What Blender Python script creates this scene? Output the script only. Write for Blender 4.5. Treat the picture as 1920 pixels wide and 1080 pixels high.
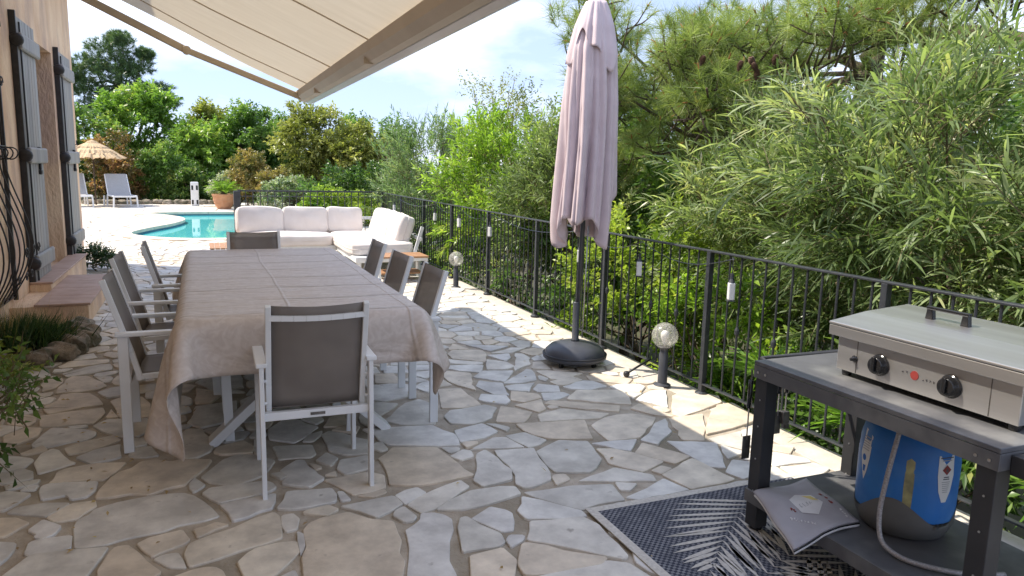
import bpy, math, random
import numpy as np
from mathutils import Vector, Matrix, Euler
from mathutils.geometry import delaunay_2d_cdt

for o in list(bpy.data.objects): bpy.data.objects.remove(o)
scene = bpy.context.scene
COL = scene.collection
R = math.radians
rng = np.random.default_rng(11)
random.seed(5)

# ------------------------------------------------------------------ camera
cd = bpy.data.cameras.new('camera'); cam = bpy.data.objects.new('camera', cd); COL.objects.link(cam)
YAW, PITCH, ROLL = R(22.834), R(9.239), R(1.4)
fw = Vector((math.sin(YAW)*math.cos(PITCH), math.cos(YAW)*math.cos(PITCH), -math.sin(PITCH)))
r0 = Vector((math.cos(YAW), -math.sin(YAW), 0)); u0 = r0.cross(fw)
rt = r0*math.cos(ROLL) + u0*math.sin(ROLL); up = u0*math.cos(ROLL) - r0*math.sin(ROLL)
M = Matrix((rt, up, -fw)).transposed().to_4x4(); M.translation = (0, 0, 1.6)
cam.matrix_world = M
cd.lens = 26.0; cd.sensor_width = 36; cd.clip_start = .05; cd.clip_end = 2000
scene.camera = cam

# ------------------------------------------------------------------ sky and sun
TOSUN = Vector((-.648, .435, 1.0)).normalized()
w = bpy.data.worlds.new('World'); scene.world = w; w.use_nodes = True
nt = w.node_tree; nt.nodes.clear()
out = nt.nodes.new('ShaderNodeOutputWorld'); bg = nt.nodes.new('ShaderNodeBackground')
sky = nt.nodes.new('ShaderNodeTexSky'); sky.sky_type = 'NISHITA'; sky.sun_disc = False
sky.sun_elevation = math.asin(TOSUN.z); sky.sun_rotation = math.atan2(TOSUN.x, TOSUN.y)
sky.altitude = 50; sky.air_density = 1.0; sky.dust_density = .15; sky.ozone_density = 3.0
tc = nt.nodes.new('ShaderNodeTexCoord'); mp = nt.nodes.new('ShaderNodeMapping'); mp.inputs['Scale'].default_value = (1.6, 1.6, 4.2)
mp.inputs['Location'].default_value = (7.7, .3, 3.3)
nz = nt.nodes.new('ShaderNodeTexNoise'); nz.inputs['Scale'].default_value = 2.1; nz.inputs['Detail'].default_value = 9; nz.inputs['Roughness'].default_value = .56
rp = nt.nodes.new('ShaderNodeValToRGB'); rp.color_ramp.elements[0].position = .42; rp.color_ramp.elements[1].position = .72
rp.color_ramp.elements[0].color = (.0, .0, .0, 1); rp.color_ramp.elements[1].color = (.9, .9, .9, 1)
mx = nt.nodes.new('ShaderNodeMixRGB'); mx.inputs[2].default_value = (3.5, 3.65, 4.0, 1)
L = nt.links.new
L(tc.outputs['Generated'], mp.inputs['Vector']); L(mp.outputs[0], nz.inputs['Vector']); L(nz.outputs['Fac'], rp.inputs[0])
veil = nt.nodes.new('ShaderNodeMixRGB'); veil.inputs[0].default_value = .90; veil.inputs[2].default_value = (1.3, 1.6, 2.5, 1); L(sky.outputs[0], veil.inputs[1])
L(rp.outputs[0], mx.inputs[0]); L(veil.outputs[0], mx.inputs[1]); L(mx.outputs[0], bg.inputs[0]); L(bg.outputs[0], out.inputs[0])
bg.inputs[1].default_value = .132
sd = bpy.data.lights.new('sun', 'SUN'); sun = bpy.data.objects.new('sun', sd); COL.objects.link(sun)
sd.energy = 2.0; sd.angle = R(.53); sd.color = (1, .92, .80); sun.location = (-8, 6, 14)
sun.rotation_euler = (-TOSUN).to_track_quat('-Z', 'Y').to_euler()
vs = scene.view_settings; vs.view_transform = 'Standard'; vs.look = 'None'; vs.gamma = 1; vs.use_curve_mapping = False
vs.exposure = 1.88

# ------------------------------------------------------------------ materials
def newmat(name):
    m = bpy.data.materials.new(name); m.use_nodes = True
    n = m.node_tree.nodes; n.clear()
    o = n.new('ShaderNodeOutputMaterial'); b = n.new('ShaderNodeBsdfPrincipled')
    m.node_tree.links.new(b.outputs[0], o.inputs[0])
    return m, n, m.node_tree.links, b, o

def pmat(name, c1, c2=None, scale=8., rough=.6, metal=0., bump=0., bscale=None, detail=6, stretch=(1, 1, 1), spec=.5, ramp=(.35, .65), coords='Object', c3=None, scale3=1.5, bdist=.01):
    m, n, l, b, o = newmat(name)
    b.inputs['Roughness'].default_value = rough; b.inputs['Metallic'].default_value = metal
    b.inputs['Specular IOR Level'].default_value = spec
    tc = n.new('ShaderNodeTexCoord'); mp = n.new('ShaderNodeMapping'); mp.inputs['Scale'].default_value = stretch
    l.new(tc.outputs[coords], mp.inputs[0])
    if c2 is None: c2 = tuple(v*.86 for v in c1)
    nz = n.new('ShaderNodeTexNoise'); nz.inputs['Scale'].default_value = scale; nz.inputs['Detail'].default_value = detail
    l.new(mp.outputs[0], nz.inputs['Vector'])
    rp = n.new('ShaderNodeValToRGB'); rp.color_ramp.elements[0].position = ramp[0]; rp.color_ramp.elements[1].position = ramp[1]
    rp.color_ramp.elements[0].color = (*c1, 1); rp.color_ramp.elements[1].color = (*c2, 1)
    l.new(nz.outputs['Fac'], rp.inputs[0]); src = rp.outputs[0]
    if c3:
        n3 = n.new('ShaderNodeTexNoise'); n3.inputs['Scale'].default_value = scale3; n3.inputs['Detail'].default_value = 5
        l.new(mp.outputs[0], n3.inputs['Vector'])
        r3 = n.new('ShaderNodeValToRGB'); r3.color_ramp.elements[0].position = .48; r3.color_ramp.elements[1].position = .66
        l.new(n3.outputs['Fac'], r3.inputs[0])
        m3 = n.new('ShaderNodeMixRGB'); l.new(r3.outputs[0], m3.inputs[0]); l.new(src, m3.inputs[1]); m3.inputs[2].default_value = (*c3, 1); src = m3.outputs[0]
    l.new(src, b.inputs['Base Color'])
    if bump:
        nb = n.new('ShaderNodeTexNoise'); nb.inputs['Scale'].default_value = bscale or scale*4; nb.inputs['Detail'].default_value = 8
        l.new(mp.outputs[0], nb.inputs['Vector'])
        bp = n.new('ShaderNodeBump'); bp.inputs['Strength'].default_value = bump; bp.inputs['Distance'].default_value = bdist
        l.new(nb.outputs['Fac'], bp.inputs['Height']); l.new(bp.outputs[0], b.inputs['Normal'])
    return m

def leafmat(name, a, b_, c, trans=.35, rough=.36):
    """a dark, b mid, c light; picked by the per-leaf attribute lv"""
    m, n, l, b, o = newmat(name)
    at = n.new('ShaderNodeAttribute'); at.attribute_name = 'lv'
    rp = n.new('ShaderNodeValToRGB'); e = rp.color_ramp.elements; e[0].color = (*[min(.6, v*1.35) for v in a], 1); e[1].color = (*[min(.62, v*1.35) for v in c], 1); e[1].position = .93; yl = e.new(1.0); yl.color = tuple(.5*q+.5*w_ for q, w_ in zip(e[1].color[:3], (.44, .40, .13)))+(1,); 
    k = e.new(.55); k.color = (*[min(.6, v*1.4) for v in b_], 1)
    l.new(at.outputs['Fac'], rp.inputs[0]); l.new(rp.outputs[0], b.inputs['Base Color'])
    b.inputs['Roughness'].default_value = rough; b.inputs['Specular IOR Level'].default_value = .5
    trans = min(.5, trans+.1); tr = n.new('ShaderNodeBsdfTranslucent'); g = n.new('ShaderNodeMixRGB'); g.blend_type = 'MULTIPLY'; g.inputs[0].default_value = 1
    g.inputs[2].default_value = (1.25, 1.35, .65, 1); l.new(rp.outputs[0], g.inputs[1]); l.new(g.outputs[0], tr.inputs[0])
    mx = n.new('ShaderNodeMixShader'); mx.inputs[0].default_value = trans
    l.new(b.outputs[0], mx.inputs[1]); l.new(tr.outputs[0], mx.inputs[2]); l.new(mx.outputs[0], o.inputs[0])
    return m

def stonemat():
    m, n, l, b, o = newmat('flagstone')
    at = n.new('ShaderNodeAttribute'); at.attribute_name = 'tint'
    tc = n.new('ShaderNodeTexCoord')
    geo = n.new('ShaderNodeNewGeometry')
    n1 = n.new('ShaderNodeTexNoise'); n1.inputs['Scale'].default_value = 5.5; n1.inputs['Detail'].default_value = 7; n1.inputs['Roughness'].default_value = .62
    n2 = n.new('ShaderNodeTexNoise'); n2.inputs['Scale'].default_value = 38; n2.inputs['Detail'].default_value = 6
    n3 = n.new('ShaderNodeTexNoise'); n3.inputs['Scale'].default_value = 14; n3.inputs['Detail'].default_value = 3
    for x in (n1, n2, n3): l.new(geo.outputs['Position'], x.inputs['Vector'])
    r1 = n.new('ShaderNodeValToRGB'); r1.color_ramp.elements[0].position = .36; r1.color_ramp.elements[1].position = .68
    r1.color_ramp.elements[0].color = (.70, .685, .67, 1); r1.color_ramp.elements[1].color = (1.06, 1.05, 1.03, 1)
    l.new(n1.outputs['Fac'], r1.inputs[0])
    mu = n.new('ShaderNodeMixRGB'); mu.blend_type = 'MULTIPLY'; mu.inputs[0].default_value = 1
    l.new(at.outputs['Color'], mu.inputs[1]); l.new(r1.outputs[0], mu.inputs[2])
    r3 = n.new('ShaderNodeValToRGB'); r3.color_ramp.elements[0].position = .68; r3.color_ramp.elements[1].position = .78
    l.new(n3.outputs['Fac'], r3.inputs[0])
    m3 = n.new('ShaderNodeMixRGB'); m3.inputs[2].default_value = (.17, .14, .11, 1); m3.blend_type = 'MIX'
    sc = n.new('ShaderNodeMath'); sc.operation = 'MULTIPLY'; sc.inputs[1].default_value = .55; l.new(r3.outputs[0], sc.inputs[0]); l.new(sc.outputs[0], m3.inputs[0])
    l.new(mu.outputs[0], m3.inputs[1]); l.new(m3.outputs[0], b.inputs['Base Color'])
    b.inputs['Roughness'].default_value = .62; b.inputs['Specular IOR Level'].default_value = .4
    ad = n.new('ShaderNodeMath'); ad.operation = 'ADD'; l.new(n1.outputs['Fac'], ad.inputs[0])
    s2 = n.new('ShaderNodeMath'); s2.operation = 'MULTIPLY'; s2.inputs[1].default_value = .35; l.new(n2.outputs['Fac'], s2.inputs[0]); l.new(s2.outputs[0], ad.inputs[1])
    bp = n.new('ShaderNodeBump'); bp.inputs['Strength'].default_value = .45; bp.inputs['Distance'].default_value = .012
    l.new(ad.outputs[0], bp.inputs['Height']); l.new(bp.outputs[0], b.inputs['Normal'])
    return m

MT = {}
MT['stone'] = stonemat()
MT['mortar'] = pmat('mortar', (.50, .435, .35), (.35, .295, .225), 9, .95, bump=.8, bscale=60, c3=(.25, .215, .155), scale3=1.3)
MT['coping'] = pmat('coping', (.66, .58, .47), (.56, .48, .38), 5, .6, bump=.2)
MT['kerb'] = pmat('kerb_concrete', (.62, .56, .48), (.50, .45, .38), 6, .85, bump=.4, bscale=50)
MT['stucco'] = pmat('stucco', (.82, .61, .41), (.68, .46, .29), 3.2, .9, bump=.9, bscale=26, stretch=(1, 1, .45), c3=(.55, .38, .28), scale3=2.2, bdist=.025)
MT['tile'] = pmat('terracotta_tile', (.50, .34, .26), (.40, .26, .19), 5, .6, bump=.15)
MT['shutter'] = pmat('grey_shutter_paint', (.34, .335, .315), (.22, .21, .195), 9, .6, stretch=(1, 1, .12), bump=.25, c3=(.33, .30, .26), scale3=4)
MT['iron'] = pmat('black_iron', (.018, .018, .02), (.03, .03, .033), 20, .45, bump=.1)
MT['fence'] = pmat('fence_iron', (.025, .028, .033), (.042, .046, .052), 14, .42, bump=.12)
MT['white'] = pmat('white_aluminium', (.74, .75, .75), (.68, .69, .69), 6, .35, spec=.5)
MT['lead'] = pmat('dark_grey_plastic', (.045, .048, .058), (.06, .063, .072), 10, .42)
MT['steel'] = pmat('brushed_steel', (.62, .61, .60), (.50, .49, .48), 14, .33, metal=.85, stretch=(1, .06, 1), bump=.05, c3=(.42, .40, .37), scale3=5)
MT['steeldark'] = pmat('steel_tool', (.22, .21, .20), (.12, .11, .10), 20, .45, metal=.8)
MT['cart'] = pmat('cart_grey_steel', (.13, .13, .135), (.085, .085, .09), 5, .5, metal=.25, bump=.08, c3=(.19, .19, .185), scale3=5)
MT['cartdark'] = pmat('cart_leg_black', (.025, .025, .027), (.035, .035, .037), 8, .5)
MT['black'] = pmat('black_plastic', (.012, .012, .013), (.018, .018, .019), 8, .16)
MT['cushion'] = pmat('cream_cushion', (.76, .70, .66), (.70, .64, .60), 5, .9, bump=.25, bscale=9, bdist=.02)
MT['teak'] = pmat('teak_wood', (.42, .22, .10), (.30, .15, .07), 6, .55, stretch=(1, 12, 12), bump=.1)
MT['terracotta'] = pmat('terracotta_pot', (.58, .30, .16), (.50, .24, .12), 6, .8, bump=.2)
MT['straw'] = pmat('straw', (.62, .46, .28), (.45, .31, .17), 30, .9, bump=.6, bscale=60)
MT['bark'] = pmat('bark', (.13, .09, .06), (.06, .045, .035), 14, .95, bump=.8, bscale=30, stretch=(1, 1, .3))
MT['stem'] = pmat('stem', (.20, .15, .08), (.12, .10, .05), 14, .8)
MT['soil'] = pmat('soil', (.06, .045, .03), (.03, .022, .015), 10, .95, bump=.9)
MT['ground'] = pmat('garden_ground', (.07, .075, .03), (.05, .04, .025), 1.2, .95, bump=.8, bscale=14)
MT['rock'] = pmat('rock', (.36, .30, .23), (.17, .14, .10), 9, .9, bump=1., bscale=22, c3=(.10, .10, .06), scale3=6, bdist=.03)
MT['hose'] = pmat('braided_hose', (.42, .40, .40), (.26, .25, .25), 160, .35, metal=.2, bump=.3, bscale=220)
MT['gasblue'] = pmat('gas_bottle_blue', (.02, .17, .52), (.018, .14, .44), 7, .48, bump=.12, bscale=30, c3=(.05, .20, .50), scale3=9)
MT['gasgrey'] = pmat('gas_bottle_grey', (.13, .13, .125), (.10, .10, .095), 8, .5)
MT['gasdark'] = pmat('gas_collar', (.012, .02, .06), (.01, .015, .04), 8, .5)
MT['gasslot'] = pmat('gas_level_window', (.42, .38, .17), (.22, .21, .11), 22, .35)
MT['paper'] = pmat('label_paper', (.70, .70, .68), (.64, .64, .62), 10, .5)
MT['ink'] = pmat('label_ink', (.05, .05, .06), (.08, .08, .09), 20, .6)
MT['inkgrey'] = pmat('label_grey', (.33, .33, .33), (.40, .40, .40), 40, .6)
MT['canvas'] = pmat('parasol_canvas', (.72, .60, .62), (.66, .545, .565), 9, .85, bump=.12, bscale=300)
def add_translucency(m, fac):
    n, l = m.node_tree.nodes, m.node_tree.links; o = n['Material Output']; b = n['Principled BSDF']
    tr = n.new('ShaderNodeBsdfTranslucent'); l.new(b.inputs['Base Color'].links[0].from_socket, tr.inputs[0])
    mx = n.new('ShaderNodeMixShader'); mx.inputs[0].default_value = fac; l.new(b.outputs[0], mx.inputs[1]); l.new(tr.outputs[0], mx.inputs[2]); l.new(mx.outputs[0], o.inputs[0])
add_translucency(MT['canvas'], .12)
MT['inkred'] = pmat('label_red', (.27, .03, .025), (.22, .035, .03), 20, .6)
MT['inkblue'] = pmat('label_blue', (.02, .13, .45), (.02, .13, .45), 20, .6)
MT['inkyel'] = pmat('label_yellow', (.75, .62, .22), (.7, .55, .2), 20, .6)
MT['bag'] = pmat('grey_cloth_bag', (.42, .40, .41), (.35, .33, .34), 7, .85, bump=.2, bscale=11, bdist=.02)
MT['bagedge'] = pmat('bag_edge_white', (.74, .72, .70), (.62, .6, .58), 9, .85)
MT['navy'] = pmat('rug_navy', (.018, .022, .042), (.03, .034, .055), 9, .85)
MT['rugwhite'] = pmat('rug_cream', (.68, .64, .57), (.55, .51, .45), 60, .9, bump=.5, bscale=240)
MT['glassdark'] = pmat('dark_window_glass', (.02, .025, .03), (.03, .03, .035), 2, .05)
MT['whiteplastic'] = pmat('white_plastic', (.78, .78, .77), (.72, .72, .71), 8, .35)
MT['bulb'] = pmat('bulb_white', (.85, .83, .78), (.8, .78, .73), 8, .3)
MT['awnframe'] = pmat('awning_frame_beige', (.60, .50, .37), (.55, .455, .33), 4, .5)
MT['awnface'] = pmat('awning_bar_face', (.62, .60, .58), (.50, .46, .42), 3.5, .32, spec=.6, stretch=(1, .35, 1))
MT['cone'] = pmat('pine_cone', (.16, .085, .05), (.09, .05, .035), 25, .8)
MT['bud'] = pmat('pine_bud', (.42, .19, .07), (.33, .14, .05), 25, .8)

def fabric_sling():
    m, n, l, b, o = newmat('taupe_mesh_fabric')
    tc = n.new('ShaderNodeTexCoord')
    wv = n.new('ShaderNodeTexNoise'); wv.inputs['Scale'].default_value = 5; l.new(tc.outputs['Object'], wv.inputs['Vector'])
    rp = n.new('ShaderNodeValToRGB'); rp.color_ramp.elements[0].color = (.18, .155, .135, 1); rp.color_ramp.elements[1].color = (.23, .20, .175, 1)
    rp.color_ramp.elements[0].position = .35; rp.color_ramp.elements[1].position = .7
    l.new(wv.outputs[0], rp.inputs[0]); l.new(rp.outputs[0], b.inputs['Base Color']); b.inputs['Roughness'].default_value = .6
    tp = n.new('ShaderNodeBsdfTransparent'); mx = n.new('ShaderNodeMixShader'); mx.inputs[0].default_value = .16
    l.new(b.outputs[0], mx.inputs[1]); l.new(tp.outputs[0], mx.inputs[2]); l.new(mx.outputs[0], o.inputs[0])
    return m
MT['sling'] = fabric_sling()

def awning_fabric():
    m, n, l, b, o = newmat('awning_canvas')
    tc = n.new('ShaderNodeTexCoord'); mp = n.new('ShaderNodeMapping'); mp.inputs['Scale'].default_value = (.6, 3, 1); l.new(tc.outputs['Object'], mp.inputs[0])
    nz = n.new('ShaderNodeTexNoise'); nz.inputs['Scale'].default_value = 4; nz.inputs['Detail'].default_value = 5; l.new(mp.outputs[0], nz.inputs['Vector'])
    rp = n.new('ShaderNodeValToRGB'); rp.color_ramp.elements[0].position = .3; rp.color_ramp.elements[1].position = .7
    rp.color_ramp.elements[0].color = (.60, .51, .37, 1); rp.color_ramp.elements[1].color = (.65, .56, .415, 1)
    l.new(nz.outputs[0], rp.inputs[0]); l.new(rp.outputs[0], b.inputs['Base Color']); b.inputs['Roughness'].default_value = .8
    tr = n.new('ShaderNodeBsdfTranslucent'); l.new(rp.outputs[0], tr.inputs[0])
    mx = n.new('ShaderNodeMixShader'); mx.inputs[0].default_value = .42
    l.new(b.outputs[0], mx.inputs[1]); l.new(tr.outputs[0], mx.inputs[2]); l.new(mx.outputs[0], o.inputs[0])
    return m
MT['awning'] = awning_fabric()

def tablecloth_mat():
    m, n, l, b, o = newmat('tablecloth')
    tc = n.new('ShaderNodeTexCoord')
    nz = n.new('ShaderNodeTexNoise'); nz.inputs['Scale'].default_value = 16; nz.inputs['Detail'].default_value = 5; nz.inputs['Distortion'].default_value = 1.6
    l.new(tc.outputs['Object'], nz.inputs['Vector'])
    rp = n.new('ShaderNodeValToRGB'); rp.color_ramp.elements[0].position = .42; rp.color_ramp.elements[1].position = .62
    rp.color_ramp.elements[0].color = (.53, .455, .40, 1); rp.color_ramp.elements[1].color = (.60, .53, .475, 1)
    l.new(nz.outputs[0], rp.inputs[0]); l.new(rp.outputs[0], b.inputs['Base Color'])
    b.inputs['Roughness'].default_value = .5; b.inputs['Specular IOR Level'].default_value = .4
    # fold creases across and along the cloth + small wrinkles
    sx = n.new('ShaderNodeSeparateXYZ'); w2 = n.new('ShaderNodeTexNoise'); w2.inputs['Scale'].default_value = 2.2; l.new(tc.outputs['Object'], w2.inputs['Vector'])
    l.new(tc.outputs['Object'], sx.inputs[0])
    def crease(sock, period, off, wob, wid):
        a = n.new('ShaderNodeMath'); a.operation = 'MULTIPLY_ADD'; a.inputs[1].default_value = wob; l.new(w2.outputs['Fac'], a.inputs[0]); l.new(sock, a.inputs[2])
        c = n.new('ShaderNodeMath'); c.operation = 'ADD'; c.inputs[1].default_value = off; l.new(a.outputs[0], c.inputs[0])
        p = n.new('ShaderNodeMath'); p.operation = 'PINGPONG'; p.inputs[1].default_value = period/2; l.new(c.outputs[0], p.inputs[0])
        q = n.new('ShaderNodeMapRange'); q.inputs[1].default_value = 0; q.inputs[2].default_value = wid; q.inputs[3].default_value = 1; q.inputs[4].default_value = 0; q.interpolation_type = 'SMOOTHSTEP'
        l.new(p.outputs[0], q.inputs[0]); return q.outputs[0]
    h1 = crease(sx.outputs['Y'], .42, .13, .22, .022); h2 = crease(sx.outputs['X'], .62, .05, .05, .014)
    ad = n.new('ShaderNodeMath'); ad.operation = 'MULTIPLY_ADD'; ad.inputs[1].default_value = .22; l.new(h2, ad.inputs[0])
    wa = n.new('ShaderNodeTexNoise'); wa.inputs['Scale'].default_value = 1.7; l.new(tc.outputs['Object'], wa.inputs['Vector'])
    wm = n.new('ShaderNodeMapRange'); wm.inputs[1].default_value = .25; wm.inputs[2].default_value = .6; l.new(wa.outputs['Fac'], wm.inputs[0])
    wz = n.new('ShaderNodeMath'); wz.operation = 'MULTIPLY'; l.new(wm.outputs[0], wz.inputs[0]); l.new(h1, wz.inputs[1]); l.new(wz.outputs[0], ad.inputs[2])
    wr = n.new('ShaderNodeTexNoise'); wr.inputs['Scale'].default_value = 5; wr.inputs['Detail'].default_value = 3; wr.inputs['Distortion'].default_value = .8
    mp = n.new('ShaderNodeMapping'); mp.inputs['Scale'].default_value = (.5, 1.6, 1); l.new(tc.outputs['Object'], mp.inputs[0]); l.new(mp.outputs[0], wr.inputs['Vector'])
    a2 = n.new('ShaderNodeMath'); a2.operation = 'MULTIPLY_ADD'; a2.inputs[1].default_value = 1.1; l.new(wr.outputs['Fac'], a2.inputs[0]); l.new(ad.outputs[0], a2.inputs[2])
    bp = n.new('ShaderNodeBump'); bp.inputs['Strength'].default_value = 1.; bp.inputs['Distance'].default_value = .022
    l.new(a2.outputs[0], bp.inputs['Height']); l.new(bp.outputs[0], b.inputs['Normal'])
    return m
MT['cloth'] = tablecloth_mat()

def water_mat():
    m, n, l, b, o = newmat('pool_water')
    b.inputs['Base Color'].default_value = (.03, .36, .40, 1); b.inputs['Roughness'].default_value = .03; b.inputs['IOR'].default_value = 1.33
    tc = n.new('ShaderNodeTexCoord'); nz = n.new('ShaderNodeTexNoise'); nz.inputs['Scale'].default_value = 2.5; nz.inputs['Detail'].default_value = 2
    l.new(tc.outputs['Object'], nz.inputs['Vector'])
    n2 = n.new('ShaderNodeTexNoise'); n2.inputs['Scale'].default_value = .6; l.new(tc.outputs['Object'], n2.inputs['Vector'])
    rp = n.new('ShaderNodeValToRGB'); rp.color_ramp.elements[0].color = (.07, .46, .48, 1); rp.color_ramp.elements[1].color = (.14, .58, .57, 1)
    l.new(n2.outputs[0], rp.inputs[0]); l.new(rp.outputs[0], b.inputs['Base Color'])
    bp = n.new('ShaderNodeBump'); bp.inputs['Strength'].default_value = .05; bp.inputs['Distance'].default_value = .02
    l.new(nz.outputs['Fac'], bp.inputs['Height']); l.new(bp.outputs[0], b.inputs['Normal'])
    return m
MT['water'] = water_mat()
MT['pooltile'] = pmat('pool_tile_blue', (.05, .26, .42), (.07, .32, .46), 6, .4)

def globe_mat():
    m, n, l, b, o = newmat('ribbed_globe_glass')
    b.inputs['Base Color'].default_value = (.80, .78, .70, 1); b.inputs['Roughness'].default_value = .18
    tp = n.new('ShaderNodeBsdfTransparent'); mx = n.new('ShaderNodeMixShader')
    tc = n.new('ShaderNodeTexCoord'); vo = n.new('ShaderNodeTexVoronoi'); vo.inputs['Scale'].default_value = 70; l.new(tc.outputs['Object'], vo.inputs['Vector'])
    mr = n.new('ShaderNodeMapRange'); mr.inputs[1].default_value = 0; mr.inputs[2].default_value = .6; mr.inputs[3].default_value = .52; mr.inputs[4].default_value = .80
    l.new(vo.outputs['Distance'], mr.inputs[0]); l.new(mr.outputs[0], mx.inputs[0])
    bp = n.new('ShaderNodeBump'); bp.inputs['Strength'].default_value = .4; bp.inputs['Distance'].default_value = .004; l.new(vo.outputs['Distance'], bp.inputs['Height']); l.new(bp.outputs[0], b.inputs['Normal'])
    l.new(b.outputs[0], mx.inputs[1]); l.new(tp.outputs[0], mx.inputs[2]); l.new(mx.outputs[0], o.inputs[0])
    return m
MT['globe'] = globe_mat()

def rug_weave():
    m, n, l, b, o = newmat('rug_weave')
    tc = n.new('ShaderNodeTexCoord'); mp = n.new('ShaderNodeMapping'); mp.inputs['Scale'].default_value = (70, 70, 1); l.new(tc.outputs['Object'], mp.inputs[0])
    ck = n.new('ShaderNodeTexChecker'); ck.inputs['Scale'].default_value = 1
    ck.inputs[1].default_value = (.022, .026, .045, 1); ck.inputs[2].default_value = (.34, .34, .35, 1)
    l.new(mp.outputs[0], ck.inputs['Vector'])
    ns = n.new('ShaderNodeTexNoise'); ns.inputs['Scale'].default_value = 18; l.new(tc.outputs['Object'], ns.inputs['Vector'])
    mm = n.new('ShaderNodeMixRGB'); mm.inputs[2].default_value = (.03, .034, .055, 1); l.new(ns.outputs[0], mm.inputs[0]); l.new(ck.outputs[0], mm.inputs[1])
    l.new(mm.outputs[0], b.inputs['Base Color']); b.inputs['Roughness'].default_value = .85
    bp = n.new('ShaderNodeBump'); bp.inputs['Strength'].default_value = .6; bp.inputs['Distance'].default_value = .004
    l.new(ck.outputs[1], bp.inputs['Height']); l.new(bp.outputs[0], b.inputs['Normal'])
    return m
MT['rug'] = rug_weave()

# leaves (dark, mid, light)
LF = {}
LF['willow'] = leafmat('willow_leaf', (.06, .095, .035), (.18, .235, .10), (.40, .44, .26), .36)
LF['bluewillow'] = leafmat('blue_willow_leaf', (.06, .11, .045), (.14, .21, .10), (.27, .34, .19), .34)
LF['bamboo'] = leafmat('bright_lance_leaf', (.08, .15, .018), (.20, .31, .04), (.36, .46, .09), .4)
LF['pine'] = leafmat('pine_needle', (.08, .12, .035), (.20, .255, .08), (.36, .40, .16), .3)
LF['farpine'] = leafmat('far_pine_needle', (.035, .07, .03), (.075, .125, .05), (.12, .18, .075), .2)
LF['bright'] = leafmat('bright_tree_leaf', (.065, .13, .022), (.155, .26, .05), (.27, .37, .10), .38)
LF['mid'] = leafmat('mid_tree_leaf', (.042, .09, .02), (.10, .18, .042), (.19, .28, .085), .35)
LF['yellow'] = leafmat('yellow_tree_leaf', (.08, .095, .022), (.18, .20, .055), (.31, .32, .11), .33)
LF['red'] = leafmat('red_photinia_leaf', (.045, .06, .02), (.15, .105, .04), (.28, .14, .07), .25)
LF['orange'] = leafmat('orange_leaf', (.08, .10, .03), (.22, .18, .06), (.36, .24, .10), .25)
LF['olive'] = leafmat('olive_leaf', (.07, .09, .02), (.16, .19, .04), (.27, .29, .08), .35)
LF['sparse'] = leafmat('pale_leaf', (.12, .13, .05), (.25, .26, .12), (.40, .40, .22), .35)
LF['varieg'] = leafmat('variegated_leaf', (.05, .09, .03), (.20, .25, .13), (.62, .64, .50), .3)
LF['lime'] = leafmat('lime_leaf', (.07, .12, .015), (.19, .26, .035), (.33, .40, .08), .38)
LF['dark'] = leafmat('dark_shrub_leaf', (.03, .065, .015), (.07, .13, .03), (.15, .22, .06), .3)
LF['lav'] = leafmat('lavender_leaf', (.015, .035, .012), (.03, .065, .02), (.06, .10, .035), .15)
LF['dry'] = leafmat('dry_leaf', (.20, .13, .07), (.30, .21, .11), (.42, .31, .18), .3)
LF['cycad'] = leafmat('cycad_leaf', (.05, .11, .015), (.12, .22, .03), (.24, .34, .06), .3)
LF['strap'] = leafmat('strap_leaf', (.06, .13, .02), (.13, .24, .04), (.24, .36, .08), .35)

# ------------------------------------------------------------------ helpers
def link(o, parent=None):
    COL.objects.link(o)
    if parent is not None: o.parent = parent
    return o
def tag(o, label, cat, group=None, kind=None):
    if label: o['label'] = label
    if cat: o['category'] = cat
    if group: o['group'] = group
    if kind: o['kind'] = kind
    return o
def thing(name, label, cat, loc=(0, 0, 0), rz=0., group=None):
    o = bpy.data.objects.new(name, None); o.empty_display_size = .1
    o.location = loc; o.rotation_euler = (0, 0, rz); link(o)
    return tag(o, label, cat, group)
def struct(o):
    o['kind'] = 'structure'; return o

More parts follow.
